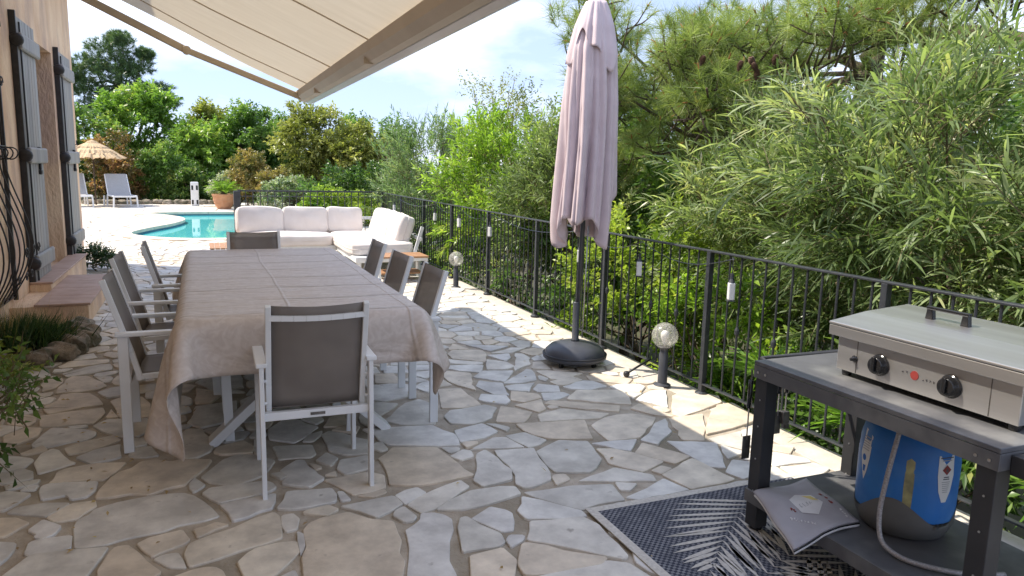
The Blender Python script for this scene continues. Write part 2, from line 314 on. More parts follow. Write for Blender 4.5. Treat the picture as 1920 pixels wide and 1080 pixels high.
class MB:
    def __init__(s): s.v = []; s.f = []
    def add(s, v, f):
        b = len(s.v); s.v += [tuple(p) for p in v]; s.f += [tuple(i+b for i in q) for q in f]; return s
    def box(s, x0, x1, y0, y1, z0, z1, mat=None):
        v = [(x, y, z) for z in (z0, z1) for y in (y0, y1) for x in (x0, x1)]
        if mat is not None: v = [mat @ Vector(p) for p in v]
        return s.add(v, [(0, 2, 3, 1), (4, 5, 7, 6), (0, 1, 5, 4), (2, 6, 7, 3), (0, 4, 6, 2), (1, 3, 7, 5)])
    def bar(s, a, b, wx, wy, ref=(0, 0, 1)):
        """rectangular bar from a to b; wx across ref x dir, wy along the other"""
        a = Vector(a); b = Vector(b); d = (b-a).normalized(); ref = Vector(ref)
        x = d.cross(ref)
        if x.length < 1e-4: x = d.cross(Vector((0, 1, 0)))
        x.normalize(); y = x.cross(d)
        v = [p + x*sx*wx/2 + y*sy*wy/2 for p in (a, b) for sy in (-1, 1) for sx in (-1, 1)]
        return s.add(v, [(0, 2, 3, 1), (4, 5, 7, 6), (0, 1, 5, 4), (2, 6, 7, 3), (0, 4, 6, 2), (1, 3, 7, 5)])
    def tube(s, pts, r, n=8, caps=True):
        pts = [Vector(p) for p in pts]
        rs = r if hasattr(r, '__len__') else [r]*len(pts)
        v = []; prev = None
        for i, p in enumerate(pts):
            d = (pts[min(i+1, len(pts)-1)] - pts[max(i-1, 0)]).normalized()
            if prev is None:
                x = d.cross(Vector((0, 0, 1)))
                if x.length < .05: x = d.cross(Vector((0, 1, 0)))
            else: x = prev - d*prev.dot(d)
            x.normalize(); prev = x; y = d.cross(x)
            v += [p + (x*math.cos(2*math.pi*k/n) + y*math.sin(2*math.pi*k/n))*rs[i] for k in range(n)]
        f = [(i*n+k, i*n+(k+1) % n, (i+1)*n+(k+1) % n, (i+1)*n+k) for i in range(len(pts)-1) for k in range(n)]
        if caps: f += [tuple(range(n))[::-1], tuple((len(pts)-1)*n+k for k in range(n))]
        return s.add(v, f)
    def lathe(s, prof, n=24, c=(0, 0, 0), caps=True):
        v = [(c[0]+r*math.cos(2*math.pi*k/n), c[1]+r*math.sin(2*math.pi*k/n), c[2]+z) for r, z in prof for k in range(n)]
        f = [(i*n+k, i*n+(k+1) % n, (i+1)*n+(k+1) % n, (i+1)*n+k) for i in range(len(prof)-1) for k in range(n)]
        if caps: f += [tuple(range(n))[::-1], tuple((len(prof)-1)*n+k for k in range(n))]
        return s.add(v, f)
    def prism(s, poly, z0, z1):
        n = len(poly)
        v = [(x, y, z0) for x, y in poly] + [(x, y, z1) for x, y in poly]
        return s.add(v, [tuple(range(n))[::-1], tuple(range(n, 2*n))] + [(i, (i+1) % n, n+(i+1) % n, n+i) for i in range(n)])
    def build(s, name, mat, parent=None, smooth=False, bevel=0., seg=2, sub=0):
        me = bpy.data.meshes.new(name); me.from_pydata([tuple(p) for p in s.v], [], s.f); me.update()
        me.materials.append(MT[mat] if isinstance(mat, str) else mat)
        if smooth: me.polygons.foreach_set('use_smooth', [True]*len(me.polygons))
        o = bpy.data.objects.new(name, me); link(o, parent)
        if bevel:
            bm = o.modifiers.new('bevel', 'BEVEL'); bm.width = bevel; bm.segments = seg; bm.limit_method = 'ANGLE'; bm.angle_limit = R(40)
        if sub:
            sm = o.modifiers.new('sub', 'SUBSURF'); sm.levels = sub; sm.render_levels = sub
        return o

def dup(o, parent=None):
    c = o.copy(); COL.objects.link(c)
    if parent is not None: c.parent = parent
    for ch in list(o.children): dup(ch, c)
    return c
def frame(o, loc, rz=0):
    o.location = loc; o.rotation_euler = (0, 0, rz); return o

def fastmesh(name, V, tris, quads, mat, parent=None, lv=None, smooth=False):
    me = bpy.data.meshes.new(name)
    V = np.asarray(V, np.float32); me.vertices.add(len(V)); me.vertices.foreach_set('co', V.ravel())
    nt_, nq = len(tris), len(quads)
    loops = np.concatenate([np.asarray(tris, np.int32).ravel(), np.asarray(quads, np.int32).ravel()]).astype(np.int32)
    me.loops.add(len(loops)); me.loops.foreach_set('vertex_index', loops)
    st = np.concatenate([np.arange(nt_)*3, nt_*3+np.arange(nq)*4]).astype(np.int32)
    me.polygons.add(nt_+nq); me.polygons.foreach_set('loop_start', st)
    if smooth: me.polygons.foreach_set('use_smooth', [True]*(nt_+nq))
    if lv is not None:
        a = me.attributes.new('lv', 'FLOAT', 'POINT'); a.data.foreach_set('value', np.asarray(lv, np.float32))
    me.update(calc_edges=True); me.validate()
    me.materials.append(mat)
    o = bpy.data.objects.new(name, me); link(o, parent); return o

def nrmz(a): return a/np.maximum(np.linalg.norm(a, axis=-1, keepdims=True), 1e-9)

def leafblades(pos, d, nr, Ln, W, style, lv, g, droop=.15):
    """returns verts, tris, quads, lv for many leaves"""
    N = len(pos); d = nrmz(d); sd_ = nrmz(np.cross(d, nr)); nr = np.cross(sd_, d)
    Ln = Ln[:, None]; W = W[:, None]; dz = np.array([0, 0, -1.])
    if style == 'lance':
        p = lambda t, w, s: pos + d*Ln*t + sd_*W*w*s - nr*W*.18*abs(s)*-1 + dz*(Ln*droop*t*t)
        V = np.stack([p(0, 0, 0), p(.3, .5, -1), p(.3, .5, 1), p(.68, .42, -1), p(.68, .42, 1), p(1, 0, 0)], 1).reshape(-1, 3)
        b = np.arange(N)[:, None]*6
        T = np.concatenate([b+[0, 2, 1], b+[3, 4, 5]]); Q = b+[1, 2, 4, 3]
        return V, T, Q, np.repeat(lv, 6)
    if style == 'leaf':
        p = lambda t, w, s: pos + d*Ln*t + sd_*W*w*s + nr*W*.22*abs(s) + dz*(Ln*droop*t*t)
        V = np.stack([p(0, 0, 0), p(.48, .5, -1), p(1, 0, 0), p(.48, .5, 1)], 1).reshape(-1, 3)
        b = np.arange(N)[:, None]*4
        return V, np.concatenate([b+[0, 2, 1], b+[0, 3, 2]]), np.zeros((0, 4), int), np.repeat(lv, 4)
    V = np.stack([pos - sd_*W*.5, pos + sd_*W*.5, pos + d*Ln + dz*(Ln*droop)], 1).reshape(-1, 3)   # needle
    b = np.arange(N)[:, None]*3
    return V, b+[0, 1, 2], np.zeros((0, 4), int), np.repeat(lv, 3)

def rdir(n, g):
    v = g.normal(size=(n, 3)); return nrmz(v)

def crown_clumps(g, c, rad, n, zmin=-.7, shell=.45):
    P = []
    while len(P) < n:
        v = rdir(1, g)[0]
        if v[2] < zmin: continue
        P.append(v*(1-shell*g.random()**1.3))
    return np.array(c) + np.array(P)*np.array(rad), np.array(P)

def twig_leaves(g, base, tdir, tlen, n, Ln, W, style, spread=.9, droop=.15, lvc=None, jit=.35):
    T = len(base)
    t = (np.arange(n)[None, :] + g.random((T, n)))/n
    t = .12 + .9*t
    pos = base[:, None, :] + tdir[:, None, :]*(tlen[:, None]*t)[:, :, None]
    pos[..., 2] -= (tlen[:, None]*t*t)*droop*.6
    az = g.random((T, 1))*6.28 + np.arange(n)[None, :]*2.4 + g.normal(0, .4, (T, n))
    ref = np.where(np.abs(tdir[:, 2:3]) > .9, np.array([[1., 0, 0]]), np.array([[0, 0, 1.]]))
    x = nrmz(np.cross(tdir, ref)); y = np.cross(tdir, x)
    rad = x[:, None, :]*np.cos(az)[..., None] + y[:, None, :]*np.sin(az)[..., None]
    sp = spread*(.7+.5*g.random((T, n)))[..., None]
    d = tdir[:, None, :]*np.cos(sp) + rad*np.sin(sp)
    d = d + g.normal(0, jit*.4, d.shape)
    nr = np.array([0, 0, 1.])*.9 + g.normal(0, .5, d.shape)
    lv = (lvc[:, None] if lvc is not None else .5) + g.normal(0, .16, (T, n))
    Lr = Ln*np.clip(np.exp(g.normal(-.12, .32, (T, n))), .35, 1.7); Wr = W*np.clip(np.exp(g.normal(-.05, .25, (T, n))), .5, 1.6)
    return leafblades(pos.reshape(-1, 3), d.reshape(-1, 3), nr.reshape(-1, 3), Lr.ravel(), Wr.ravel(), style, np.clip(lv.ravel(), 0, 1), g, droop)

def limbs(base, targets, r0_, g, name, parent, mat='bark', trunk_top=None, wob=.12, nt=7):
    mb = MB(); base = Vector(base); top = Vector(trunk_top)
    pts = [base.lerp(top, i/6) + Vector((g.normal(0, wob*.3), g.normal(0, wob*.3), 0))*(0 < i) for i in range(7)]
    mb.tube(pts, [r0_*(1-.62*i/6) for i in range(7)], nt)
    for tg in targets:
        k = g.integers(2, 7); s = pts[k]; tg = Vector(tg); L_ = (tg-s).length
        q = [s.lerp(tg, i/4) + Vector(g.normal(0, wob*.35*L_*.4, 3))*(0 < i < 4) + Vector((0, 0, -.06*L_*math.sin(math.pi*i/4))) for i in range(5)]
        mb.tube(q, [r0_*.36*(1-.85*i/4)+.003 for i in range(5)], 5, caps=False)
    return mb.build(name, mat, parent, smooth=True)

def plant(name, label, cat, base, c, rad, leaf, seed, ncl=26, tw=12, n=9, clr=.3, tl=.35, Ln=.09, W=.03, style='leaf', spread=.9, droop=.15,
          trunk=.06, updir=.35, group=None, zmin=-.6, shell=.45, nlimb=14, trunkname='trunk', stems=False, lvspread=.22):
    g = np.random.default_rng(seed)
    root = thing(name, label, cat, base, 0, group)
    b = np.array(base); c = np.array(c, float)-b
    C, U = crown_clumps(g, c, rad, ncl, zmin, shell)
    T = ncl*tw
    ci = np.repeat(np.arange(ncl), tw)
    off = rdir(T, g)*(g.random((T, 1))**.5)*clr
    tb = C[ci] + off*np.array([1, 1, .8])
    td = nrmz(nrmz(U[ci]*np.array(rad))*.6 + off/clr*.7 + g.normal(0, .35, (T, 3)) + np.array([0, 0, updir]))
    cl = np.clip(.5 + g.normal(0, lvspread, ncl), .1, .9)
    V, Tr, Q, lv = twig_leaves(g, tb - td*tl*.4, td, tl*(.6+.7*g.random(T)), n, Ln, W, style, spread, droop, cl[ci])
    if stems:
        sv, st, _, sl = leafblades(tb - td*tl*.6, td, rdir(T, g), np.full(T, tl*1.7), np.full(T, .009), 'needle', np.full(T, .05), g, droop*.4)
        fastmesh('twigs', sv, st, np.zeros((0, 4), int), MT['stem'], root)['kind'] = 'stuff'
    fastmesh('crown', V, Tr, Q, LF[leaf], root, lv)
    pick = C[g.permutation(ncl)[:nlimb]]
    limbs((0, 0, 0), pick, trunk, g, trunkname, root, 'bark' if trunk > .02 else 'stem', trunk_top=c - np.array([0, 0, rad[2]*.25]))
    return root
# ================================================================== SETTING
def catmull(P, k=6):
    P = [np.array(p, float) for p in P]; o = []; n = len(P)
    for i in range(n):
        a, b, c, d = P[i-1], P[i], P[(i+1) % n], P[(i+2) % n]
        for j in range(k):
            t = j/k; o.append(.5*((2*b)+(c-a)*t+(2*a-5*b+4*c-d)*t*t+(3*b-a-3*c+d)*t**3))
    return np.array(o)
def offset_poly(P, d):
    n = len(P); o = []
    for i in range(n):
        t = P[(i+1) % n]-P[i-1]; t = t/np.linalg.norm(t); o.append(P[i]+np.array([t[1], -t[0]])*d)
    return np.array(o)
def inside(p, poly):
    x, y = p; x1, y1 = poly[:, 0], poly[:, 1]; x2, y2 = np.roll(x1, -1), np.roll(y1, -1)
    c = ((y1 > y) != (y2 > y)); xi = (x2-x1)*(y-y1)/np.where(y2 == y1, 1e-9, y2-y1)+x1
    return bool(np.sum(c & (x < xi)) % 2)

POOL = catmull([(.55, 16.47), (1.5, 16.5), (2.5, 17.2), (2.9, 20), (2.6, 23.6), (1.9, 24.8), (.93, 24.97), (-.28, 24.97), (-1.15, 24.75), (-1.5, 24.42), (-1.13, 23.95), (-.62, 22.95), (-.45, 21.84), (-.7, 20.5), (-1.17, 19.2), (-1.45, 18.1), (-1.28, 17.35), (-.8, 16.8), (-.2, 16.5)], 5)   # counter-clockwise
COPE = offset_poly(POOL, .36)
DECK = np.array([(-1.9, -3), (3.16, -3), (3.16, 14.5), (4.2, 16), (4.2, 29.6), (-12, 29.6), (-12, 12.9), (-1.9, 12.9)], float)

def sheet(name, outer, holes, z, mat, parent=None):
    pts = [Vector(p) for p in outer]; ed = [(i, (i+1) % len(outer)) for i in range(len(outer))]
    for h in holes:
        b = len(pts); pts += [Vector(p) for p in h]; ed += [(b+i, b+(i+1) % len(h)) for i in range(len(h))]
    r = delaunay_2d_cdt(pts, ed, [], 0, 1e-5)
    vs_, fs = r[0], r[2]; out_ = []
    for f in fs:
        c = sum((vs_[i] for i in f), Vector((0, 0)))/len(f)
        if inside(c, np.array([tuple(p) for p in outer])) and not any(inside(c, np.array(h)) for h in holes): out_.append(f)
    m = MB(); m.add([(v.x, v.y, z) for v in vs_], out_); return m.build(name, mat, parent)

terrace = struct(sheet('terrace_floor', [tuple(p) for p in DECK], [[tuple(p) for p in POOL]], -.006, 'mortar'))
# slab edge below the fence, dropping to the garden
m = MB(); m.box(3.17, 3.40, -3, 14.75, -1.3, -.012); struct(m.build('terrace_kerb', 'kerb', None, bevel=.01))
m = MB(); m.box(.3, 3.165, 14.52, 14.75, -1.3, -.010); struct(m.build('terrace_kerb', 'kerb', None, bevel=.01))
gs = 260
m = MB(); m.add([(-gs, -gs, -1.32), (gs, -gs, -1.32), (gs, gs, -1.32), (-gs, gs, -1.32)], [(0, 1, 2, 3)]); struct(m.build('garden_ground', 'ground'))
m = MB(); m.box(-12, 8, 29.62, 60, -1.3, -.03); struct(m.build('garden_bank', 'ground'))

# pool
n = len(POOL); m = MB(); m.add([(x, y, -.1) for x, y in POOL], [tuple(range(n))]); pw = struct(m.build('pool_water', 'water'))
m = MB(); m.add([(x, y, -.30) for x, y in offset_poly(POOL, .01)]+[(x, y, .0) for x, y in offset_poly(POOL, .01)], [(i, n+i, n+(i+1) % n, (i+1) % n) for i in range(n)])
struct(m.build('pool_wall', 'pooltile'))
k = 0
cop = bpy.data.objects.new('pool_coping', None); link(cop); cop['kind'] = 'structure'
inn = offset_poly(POOL, -.03)
for i in range(0, n, 3):
    m = MB(); idx = [(i+j) % n for j in range(4)]
    a = [inn[q] for q in idx]; b = [COPE[q] for q in idx]
    a[0] = a[0]+(a[1]-a[0])*.04; b[0] = b[0]+(b[1]-b[0])*.04
    poly = [tuple(p) for p in a]+[tuple(p) for p in b[::-1]]
    m.prism(poly[::-1], -.06, .016); m.build('coping_stone', 'coping', cop, bevel=.008)

# ---- crazy paving
STONES = """-125,812 -102,805 -91,828 -85,845 -114,853 -141,847 -147,841 -147,824 -151,813;-155,794 -150,773 -136,776 -129,777 -125,765 -113,766 -107,779 -107,801 -151,810 -155,807;-91,758 -74,760 -58,751 -40,763 -27,764 -19,781 -6,806 -1,822 -29,833 -41,830 -56,842 -70,841 -78,825 -89,818 -95,806 -102,780 -104,761;-111,685 -108,663 -86,661 -71,667 -41,670 -31,677 -8,679 3,683 -3,702 -10,719 -18,735 -27,745 -42,748 -61,748 -86,743 -102,735 -104,726 -113,716 -114,703;-151,742 -140,734 -129,749 -125,756 -146,764 -160,763 -169,761 -174,754;-131,720 -114,720 -110,731 -102,742 -104,755 -123,755 -139,731;-182,732 -174,705 -166,704 -159,715 -152,725 -164,739 -177,743;-140,698 -142,693 -134,688 -128,694 -125,708 -133,717 -141,726 -149,709;-140,661 -123,661 -112,664 -114,687 -139,688 -144,685 -144,666;-161,647 -156,663 -154,675 -155,688 -175,699;-153,615 -98,599 -94,613 -87,638 -83,654 -110,659 -121,660 -138,662 -141,658 -153,632;-85,599 -67,587 -46,593 -41,598 -51,616 -60,637 -69,653 -77,653 -80,646 -86,618 -85,610;-54,637 -48,626 -40,633 -26,640 -21,645 -27,666 -53,660 -61,653;-35,605 -23,599 -26,612 -30,626 -40,626 -47,622;-21,753 -18,744 -13,750 -8,757 -18,778 -22,764;-160,800 -159,811 -169,811 -173,803;-188,763 -177,759 -169,774 -162,790 -184,803 -195,798;-185,807 -161,815 -159,824 -189,819;-3,763 11,751 22,748 36,756 47,764 56,782 62,799 43,823 25,829 11,820 -2,796 -11,780;5,710 28,714 51,721 57,728 54,740 49,746 -4,747 -10,738;12,687 15,668 28,672 38,680 49,682 55,714 44,711 20,708 5,705;-14,647 -7,653 -1,658 11,663 1,671 -9,665 -17,664;-20,600 -18,600 0,605 17,612 37,617 52,623 54,647 54,665 51,674 33,667 14,654 -6,646 -19,639 -21,635 -24,622;20,567 41,563 54,580 65,596 63,612 47,614 31,611 24,605 16,593;-10,566 6,572 3,585 -2,592 -9,594 -18,593 -32,588;71,615 71,599 65,582 63,555 62,524 124,501 134,528 141,548 140,564 147,583 147,596 149,619 130,630 114,650 91,647 78,640 72,629;62,676 77,673 92,675 107,677 110,691 108,707 91,709 71,713 66,713 62,696 54,680;73,728 89,718 105,734 100,745 98,758 93,769 91,789 85,791 72,777 65,767 72,751 64,736;101,759 107,763 101,774 96,779;65,747 70,751 64,764 55,763;117,708 126,687 159,693 164,723 152,735 120,731 105,731;113,676 121,676 117,697 113,699;144,675 157,680 158,687 129,681;124,651 137,632 166,651 162,670 127,666 110,665;118,738 119,749 107,743;55,646 57,632 66,634 70,654 66,665 57,664;65,609 65,586 68,600 71,621 67,629;170,733 165,697 194,686 233,689 252,690 244,742 238,779 191,794 169,767;261,702 248,677 251,662 286,668 294,689 292,726 290,739 288,752 276,744 271,733;297,697 294,675 286,655 290,645 299,644 324,654 334,685 336,710 343,739 298,747;216,621 237,622 258,627 281,633 282,649 268,654 236,655 212,642 193,628;178,627 196,633 213,647 239,667 236,683 199,668 170,647;168,650 194,668 189,682 176,679 164,671;159,614 166,614 171,620 165,644 157,639 152,629;155,588 147,552 139,527 134,505 169,492 174,514 175,536 185,567 200,606 196,616 188,623 178,626 174,614 166,606 156,599;196,565 191,546 204,547 222,545 230,549 232,565 220,586 214,605 209,604 201,587;226,587 236,568 245,567 252,582 257,599 254,606 243,617 218,600;232,540 247,548 251,554 239,559 233,552;180,488 207,478 217,498 228,519 225,541 195,538 186,509;291,623 308,598 322,581 343,588 372,586 378,621 337,632 302,632 285,634;265,583 297,571 321,569 321,578 293,613 280,626 264,599;283,518 313,489 318,491 322,550 316,568 266,576 260,561 250,546;227,511 226,496 232,493 293,489 301,495 246,542 243,540 231,519;230,489 254,480 261,458 319,436 320,452 313,482 299,491;324,640 344,649 345,662 334,664 329,659;-188,1044 -156,1060 -130,1066 -140,1099 -153,1125 -173,1133 -186,1130 -186,1099 -199,1075;-188,995 -150,992 -132,988 -124,1026 -128,1048 -169,1044 -195,1037;-183,924 -167,921 -150,930 -131,931 -125,944 -126,956 -138,968 -166,983 -175,988 -180,970 -186,935;-144,890 -128,891 -104,911 -97,919 -105,937 -135,925 -151,909;-125,863 -118,853 -100,859 -92,863 -96,902 -120,892 -135,875;-173,874 -164,842 -151,851 -134,862 -140,867 -157,906 -163,913 -171,901;-161,1135 -143,1140 -135,1154 -154,1195 -167,1218 -186,1221 -191,1207 -195,1165 -193,1137;-211,1148 -200,1161 -194,1187 -197,1209 -210,1228 -223,1220;-193,1220 -161,1228 -137,1243 -143,1278 -155,1279 -182,1257 -201,1238;-209,1279 -165,1285 -146,1293 -147,1312 -204,1319 -214,1287;-181,1323 -166,1329 -175,1362 -193,1352 -205,1326;-182,1365 -171,1380 -156,1388 -156,1404 -195,1416 -195,1379;-139,1173 -132,1173 -131,1197 -136,1207 -154,1207;-127,1095 -109,1099 -111,1146 -126,1140 -142,1123;-110,1035 -102,1001 -72,995 -74,1052 -86,1086 -109,1094 -122,1078;-117,954 -101,932 -78,924 -71,937 -73,987 -118,998 -131,979;-107,1003 -118,1038 -120,1007;-154,978 -137,977 -138,986 -159,985;-113,1150 -74,1166 -77,1192 -115,1210 -125,1207 -129,1172 -125,1159;-142,1321 -105,1325 -103,1339 -124,1358 -156,1363 -158,1341;-124,1362 -102,1379 -129,1421 -142,1408 -148,1373;-90,1104 -70,1113 -70,1147 -93,1143;-69,854 -54,855 -58,866 -64,886 -80,886 -84,865;-39,856 -26,836 -16,835 -2,850 3,881 -3,894 -10,926 -26,933 -42,896 -42,875;-11,932 11,941 31,952 33,1026 -17,1018 -26,954;-17,1033 0,1028 17,1068 -17,1101;1,1090 45,1087 43,1173 5,1178 -18,1136;3,902 36,908 32,939 -8,923;9,836 41,829 44,845 34,870 6,858 2,845;-222,1286 -213,1314 -237,1315 -234,1290;-200,1250 -191,1267 -216,1268 -215,1252;63,867 88,847 105,864 121,891 101,925 86,933 65,902;121,901 131,913 128,934 121,943 105,926;108,844 121,863 124,875 108,867 98,847;123,828 122,808 137,791 163,786 170,826 158,838 145,858 131,871 122,862;67,802 101,797 106,805 106,833 64,841;117,765 127,784 118,803 104,784;127,737 153,746 159,780 129,777 122,754;119,972 141,946 156,950 142,989 118,982;156,883 159,933 140,919 128,888;83,933 104,940 110,975 99,994 79,990 68,943;174,890 182,870 201,874 200,907 235,948 209,962 184,950;219,866 260,856 271,902 278,934 267,956 245,945 203,886;182,820 189,805 243,781 265,776 271,811 255,849 190,863 171,865 181,838;219,964 261,976 275,1022 265,1034 211,1043 208,972;227,1050 267,1037 268,1048 264,1094 237,1096;44,827 52,821 55,866 47,872;286,912 314,903 340,907 338,988 305,993;279,850 305,839 335,854 356,889 345,905 324,900 293,896 279,877;270,785 301,790 324,804 316,836 275,823;336,800 343,812 331,829 320,835;367,823 376,833 394,857 365,894 336,838;335,748 326,783 312,786 273,760;340,744 369,759 354,791 328,788;356,795 373,763 423,744 432,773 445,805 355,820;389,820 470,808 490,820 438,859 398,846;444,865 507,823 521,844 438,895 426,886;494,871 538,843 565,905 496,925 464,891;432,899 452,898 478,911 474,924 442,931;403,854 417,864 429,903 383,890;388,914 399,900 432,910 434,926 404,952;440,939 471,930 481,956 456,973 439,952;404,958 428,944 453,980 404,978;432,987 462,993 478,1047 474,1055 408,992;374,948 393,936 407,995 378,1017 364,991;350,919 373,898 384,910 388,935 357,951 345,928;412,1000 449,1053 401,1065 376,1037;333,1022 356,971 369,1029 378,1059 337,1092;310,1003 331,1005 325,1063;395,1060 415,1099 350,1116 342,1104;415,1104 420,1112 371,1150 350,1127;379,1151 424,1114 445,1170 447,1190 396,1205 381,1182;411,1069 440,1063 460,1074 458,1103 432,1127;460,1107 475,1129 483,1154 443,1154;490,1079 506,1119 506,1149 496,1154 451,1049;510,1044 515,1093 501,1090 483,1056;487,991 498,984 548,1004 500,1037 483,1039;482,959 493,955 530,971 523,992 477,976;491,935 518,921 548,928 542,958 529,965 484,946;541,967 585,931 608,952 565,999 548,991;564,897 581,888 603,910 603,923 570,933 553,927;460,1181 505,1206 432,1237;490,1160 529,1186 504,1193 455,1167;427,1204 412,1252 392,1211;337,691 337,670 372,657 383,664 401,684 412,737 382,751 342,728;253,734 269,739 272,755 265,761 245,747;441,759 439,733 481,731 521,765 540,785 518,809 476,807 445,786;487,702 528,733 548,776 525,764 498,735 476,720;446,695 473,724 414,730;404,671 427,639 464,655 446,688 429,707 412,714;473,646 501,657 472,712 448,688;504,658 506,627 520,619 559,684 504,707;526,705 549,695 585,743 608,776 555,776;609,718 657,732 672,746 678,803 652,801 602,755 565,710;576,778 638,801 667,812 680,835 665,874 619,860 570,789;544,796 564,779 550,843 528,828;572,838 579,816 624,887 601,889 556,859;450,584 509,589 500,652 442,624;428,614 432,628 404,659 350,642;443,627 462,636 455,645 437,637;387,581 448,585 439,616 376,589;559,682 578,650 614,707 559,698;539,637 572,647 559,675;519,588 549,599 561,621 543,634 513,608;589,661 599,661 640,711 616,707;553,863 583,883 567,900;380,607 389,604 404,614 384,624"""
TR = [offset_poly(np.array([tuple(map(float, q.split(','))) for q in s.split()])/200., .006) for s in STONES.split(';')]
def refine(P, g, jit=.006, step=.07):
    o = []
    for i in range(len(P)):
        a, b = P[i], P[(i+1) % len(P)]; d = np.linalg.norm(b-a); kk = max(1, int(d/step)); nn = np.array([b[1]-a[1], a[0]-b[0]])/max(d, 1e-6)
        for j in range(kk):
            t = j/kk; q = a+(b-a)*t
            if j: q = q+nn*g.normal(0, jit)
            o.append(q)
    return np.array(o)
def chaikin(P):
    o = []
    for i in range(len(P)):
        a, b = P[i], P[(i+1) % len(P)]; e_ = min(.2, .009/max(np.linalg.norm(b-a), 1e-3)); o += [a*(1-e_)+b*e_, a*e_+b*(1-e_)]
    return np.array(o)
TINTS = [(.68, .60, .50), (.72, .66, .57), (.64, .62, .585), (.68, .67, .65), (.74, .71, .66), (.66, .58, .48), (.62, .60, .56), (.70, .63, .54), (.70, .69, .67), (.66, .65, .64)]
def stone_arrays(P, g, jit):
    P = refine(chaikin(P) if jit < .007 else chaikin(P), g, jit); n = len(P); zt = .002+g.random()*.006; tl = g.normal(0, .0035, 2); c0 = P.mean(0)
    c = P.mean(0); e = P-c; L_ = np.linalg.norm(e, axis=1, keepdims=True); ins = c+e*(1-np.minimum(.004/np.maximum(L_, .02), .3))
    zz = lambda Q: zt+(Q-c0)@tl
    V = np.concatenate([np.c_[P, np.full(n, -.02)], np.c_[P, zz(P)-.003], np.c_[ins, zz(ins)]])
    F = [(i, (i+1) % n, n+(i+1) % n, n+i) for i in range(n)]+[(n+i, n+(i+1) % n, 2*n+(i+1) % n, 2*n+i) for i in range(n)]+[tuple(range(2*n, 3*n))]
    t = np.array(TINTS[g.integers(len(TINTS))])*np.array([1.0, .995, .97])*(.98+.15*g.random())
    return V, F, t
def make_stones(name, polys, g, parent, jit=.006, one=False):
    allV = []; allF = []; allT = []
    for P in polys:
        V, F, t = stone_arrays(P, g, jit)
        if one:
            b = sum(len(v) for v in allV); allV.append(V); allF += [tuple(i+b for i in f) for f in F]; allT.append(np.tile(np.r_[t, 1], (len(V), 1)))
            continue
        me = bpy.data.meshes.new(name); me.from_pydata(V.tolist(), [], F)
        a = me.color_attributes.new('tint', 'FLOAT_COLOR', 'POINT'); a.data.foreach_set('color', np.tile(np.r_[t, 1], (len(V), 1)).ravel().astype(np.float32))
        me.materials.append(MT['stone']); o = bpy.data.objects.new(name, me); link(o, parent)
    if one and allV:
        me = bpy.data.meshes.new(name); me.from_pydata(np.concatenate(allV).tolist(), [], allF)
        a = me.color_attributes.new('tint', 'FLOAT_COLOR', 'POINT'); a.data.foreach_set('color', np.concatenate(allT).ravel().astype(np.float32))
        me.materials.append(MT['stone']); o = bpy.data.objects.new(name, me); link(o, parent); o['kind'] = 'stuff'
        return o
gS = np.random.default_rng(21)
bnd = np.concatenate([refine(P, gS, 0, .05) for P in TR])
bndP = np.concatenate([refine(COPE, gS, 0, .12), refine(np.array([(3.16, -3), (3.16, 14.5)]), gS, 0, .12)])
fixed = np.concatenate([bnd, bndP])
seeds = []
y = -2.9
while y < 29.6:
    sp = .44 if y < 13 else .52
    x0, x1 = (-1.75, 3.16) if y < 13 else ((-1.75, 3.16) if y < 14.4 else (-9, 4.2))
    if y > 13.2: x0 = -9
    x = x0
    while x < x1:
        p = np.array([x+gS.uniform(0, sp*.95), y+gS.uniform(0, sp*.8)]); x += sp*1.05*gS.uniform(.7, 1.3)
        if p[0] > 3.1 and p[1] < 14.6: continue
        if p[1] < 13 and p[0] < -1.72: continue
        if inside(p, COPE): continue
        if 2 < p[1] < 7.4 and any(inside(p, P) for P in TR if abs(P[0, 0]-p[0]) < 1.6 and abs(P[0, 1]-p[1]) < 1.6): continue
        dm = np.min(np.abs(bnd-p).max(1)) if p[1] < 8 else 9
        if dm < .03: continue
        seeds.append(p)
    y += sp*.82
seeds = np.array(seeds)
